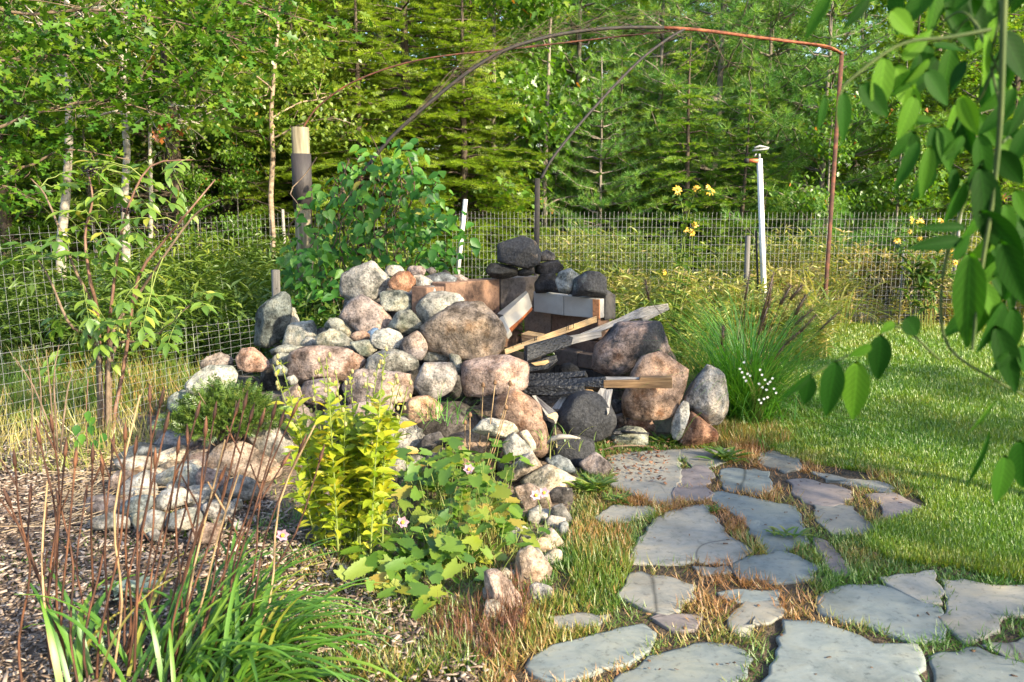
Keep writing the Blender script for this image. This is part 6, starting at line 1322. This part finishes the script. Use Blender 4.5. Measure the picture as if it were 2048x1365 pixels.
# dry grass between bed and path
def patch(px, py, rx, ry, n, Lr, name, lab, mat, vm, w=.004, lean=.55, jit=.2):
    q = []
    for i in range(n):
        a = random.random()*6.283; r = math.sqrt(random.random()); q.append(gp(px+rx*r*math.cos(a), py+ry*r*math.sin(a))[:2])
    q = np.array(q); ins = np.zeros(len(q), bool)
    for s in FLAGW: ins |= inpoly(q, s)
    q = q[~ins]; n = len(q); return blades(name, lab, 'grass', q, Lr[0]+(Lr[1]-Lr[0])*rng.random(n)*n2(q, 6, 31)*1.6, w, mat, np.clip(vm+rng.normal(size=n)*jit+(n2(q, 3, 40)-.5)*.7, 0, 1), lean, .01)
patch(1200, 1130, 65, 110, 3000, (.02, .07), 'dry_grass', 'dry tan grass patch between the edging rocks and the flagstones', LO['grassv'], .42)
patch(1120, 1265, 80, 60, 1500, (.02, .07), 'dry_grass', 'mixed brown grass patch by the lower flagstones', LO['grassv'], .38)
patch(950, 1100, 90, 60, 600, (.08, .26), 'tall_dry_grass', 'tall straw-coloured grass stems among the anemones', LO['weedv'], .25, .0035, .3)
patch(940, 1280, 110, 60, 700, (.03, .12), 'brown_seed_stalks', 'rusty brown dried stalks at the bed edge', leaf_mat('rusty_stalk', [(0, (.10, .04, .025)), (.6, (.22, .10, .055)), (1, (.32, .22, .12))], trans=.3), .4, .003, .35)
patch(1015, 1215, 45, 50, 300, (.05, .15), 'brown_seed_stalks', 'rusty brown dried stalks before the sloping pinkish rock', bpy.data.materials['rusty_stalk'], .35, .003, .3)
patch(1500, 880, 90, 22, 1800, (.04, .12), 'dry_grass', 'dry grass fringe around the fountain grass foot', LO['grassv'], .35)
patch(800, 1120, 320, 160, 7000, (.02, .09), 'ground_cover', 'low green ground cover in the garden bed', LO['grassv'], .72, .006, 1.2)
patch(700, 1330, 260, 60, 3500, (.03, .12), 'ground_cover', 'weedy green ground cover below the strap leaves', LO['grassv'], .66, .006, 1.0)
patch(330, 1150, 330, 120, 2200, (.02, .05), 'ground_cover', 'sparse green seedlings on the mulch', LO['grassv'], .75, .007, 1.2)
patch(120, 780, 320, 70, 5500, (.06, .28), 'rough_grass', 'rough grass growing behind the low wire fence', LO['grassv'], .62, .006, .45)
patch(90, 900, 230, 60, 1700, (.05, .26), 'rough_grass', 'pale rough grass and weeds along the low wire fence foot', LO['weedv'], .45, .005, .5)
patch(420, 1000, 260, 90, 800, (.02, .08), 'ground_cover', 'small weeds growing among the rubble rocks', LO['grassv'], .7, .007, 1.0)
patch(1320, 1090, 300, 170, 900, (.03, .075), 'dry_grass', 'thin brown grass wisps leaning over the flagstone edges', LO['grassv'], .25, .003, 1.1)
# mulch chips and straw
def chips(name, lab, poly_px, n, Lr, wr, cols, zmax=.03, flat=.35):
    pl = [gp(*q)[:2] for q in poly_px]; lo, hi = np.min(pl, 0), np.max(pl, 0); p = rng.random((n*2, 2))*(hi-lo)+lo; p = p[inpoly(p, pl)][:n]; m = len(p)
    az = rng.random(m)*6.283; d = np.column_stack([np.cos(az), np.sin(az), rng.normal(size=m)*flat*.5]); nn = np.column_stack([rng.normal(size=(m, 2))*flat, np.ones(m)])
    box = TM([(0, -.5, 0), (0, .5, 0), (1, .4, .03), (1, -.35, .02), (.1, -.45, .09), (.1, .45, .09), (.95, .3, .10), (.95, -.3, .09)], [(0, 1, 2), (0, 2, 3), (4, 6, 5), (4, 7, 6), (0, 3, 7), (0, 7, 4), (1, 5, 6), (1, 6, 2), (2, 6, 7), (2, 7, 3), (0, 4, 5), (0, 5, 1)])
    box = box if Lr[1] < .1 else TM([(0, -.5, 0), (0, .5, 0), (1, .5, 0), (1, -.5, 0), (0, 0, .012), (1, 0, .012)], [(0, 1, 2), (0, 2, 3), (0, 3, 5), (0, 5, 4), (1, 4, 5), (1, 5, 2)])
    g = G(); g.inst(box, np.column_stack([p, .016+rng.random(m)*zmax]), d, nn, Lr[0]+(Lr[1]-Lr[0])*rng.random(m)**2, wr*(.6+.8*rng.random(m)), rng.random(m)); o = g.obj(name, leaf_mat(name+'_wood', cols, trans=.02, gloss=.03)); tag(o, lab, 'mulch', kind='stuff')
chips('mulch_chips', 'grey and brown bark chips covering the garden bed', [(-60, 900), (200, 880), (480, 960), (600, 1060), (760, 1200), (980, 1365), (900, 1500), (-200, 1500)], 21000, (.012, .05), .010, [(0, (.05, .035, .028)), (.4, (.16, .115, .085)), (.75, (.28, .22, .18)), (1, (.45, .38, .32))])
chips('straw', 'pale dry straw strewn beside the rubble heap', [(120, 1000), (200, 930), (360, 880), (470, 950), (330, 1060), (100, 1080)], 900, (.08, .3), .004, [(0, (.25, .18, .11)), (1, (.5, .4, .27))], .07, .2)
chips('path_debris', 'small brown leaf bits and twigs on the upper flagstones', [(1190, 890), (1340, 895), (1330, 990), (1200, 960)], 260, (.008, .028), .012, [(0, (.06, .03, .02)), (1, (.22, .11, .06))], .03, .5)
chips('fallen_leaves', 'scattered brown leaf bits on the flagstones and lawn edge', [(1200, 960), (1500, 900), (1800, 980), (2048, 1180), (2048, 1365), (1050, 1365)], 150, (.006, .022), .009, [(0, (.05, .028, .018)), (1, (.2, .11, .055))], .005, .25)
for o in bpy.data.objects:
    if o.name in ('path_debris', 'fallen_leaves'): o.location.z += .006 if o.name == 'fallen_leaves' else .010
# ------------------------------------------------------------------ meadow weeds by the fence and undergrowth under the trees
def weeds(name, lab, cat, n, region, hr, mat, vm, seed, leaf=.07, w=.16, nl=9, dens_s=.8, thr=.35):
    rs = np.random.default_rng(seed); p = rs.random((n*3, 2))*[region[1]-region[0], region[3]-region[2]]+[region[0], region[2]]; p = p[n2(p, dens_s, seed) > thr][:n]; m = len(p)
    h = (hr[0]+(hr[1]-hr[0])*rs.random(m))*(.6+.8*n2(p, .9, seed+1)); lean = rs.normal(size=(m, 2))*.16; tone = np.clip(vm+(n2(p, .7, seed+2)-.5)*1.1+rs.normal(size=m)*.16, 0, 1)
    g = G(); top = np.column_stack([p+lean*h[:, None], h])
    g.inst(T_TRI, np.column_stack([p, np.zeros(m)]), top-np.column_stack([p, np.zeros(m)]), rs.normal(size=(m, 3)), np.linalg.norm(top-np.column_stack([p, np.zeros(m)]), axis=1), .010, np.clip(tone-.25, 0, 1))
    u = rs.random((m, nl))**.7; pos = (np.column_stack([p, np.zeros(m)])[:, None]+(top-np.column_stack([p, np.zeros(m)]))[:, None]*u[..., None]).reshape(-1, 3); az = rs.random(m*nl)*6.283
    d = np.column_stack([np.cos(az), np.sin(az), .35+rs.normal(size=m*nl)*.4]); g.inst(T_DIA, pos, d, np.column_stack([rs.normal(size=(m*nl, 2))*.3, np.ones(m*nl)]), leaf*(.6+.8*rs.random(m*nl)), leaf*w*2*(.7+.6*rs.random(m*nl)), np.repeat(tone, nl)+rs.normal(size=m*nl)*.08)
    o = g.obj(name, mat); tag(o, lab, cat, kind='stuff'); return o
weeds('meadow_weeds', 'tall sunlit yellow-green weeds growing behind the fireplace along the wire fence', 'weeds', 2600, (.2, 9.0, 9.7, 11.0), (.4, .9), LO['weedv'], .55, 71, .11, .09, 16)
weeds('meadow_weeds', 'pale dry weeds and goldenrod between the fireplace and the fence', 'weeds', 1500, (.9, 3.2, 6.4, 8.9), (.25, .62), LO['weedv'], .42, 72, .10, .09, 14)
weeds('meadow_weeds', 'yellow-green willowy weeds at the far lawn edge below the daisies', 'weeds', 900, (2.6, 8.0, 8.8, 9.4), (.2, .6), LO['weedv'], .6, 73, .10, .10, 16)
weeds('undergrowth', 'dense green undergrowth between the fences under the birches', 'undergrowth', 2300, (-5.5, -1.2, 6.4, 10.5), (.35, .85), LO['under'], .45, 74, .13, .11, 14)
weeds('undergrowth', 'low shrubby undergrowth along the edge of the wood', 'undergrowth', 2600, (-9, 10, 10.6, 13.5), (.3, .95), LO['under'], .5, 75, .13, .16, 12)
weeds('undergrowth', 'green weeds behind the stone wall below the vine', 'undergrowth', 900, (-2.0, .5, 6.0, 8.5), (.2, .6), LO['under'], .5, 76, .10, .14, 12)
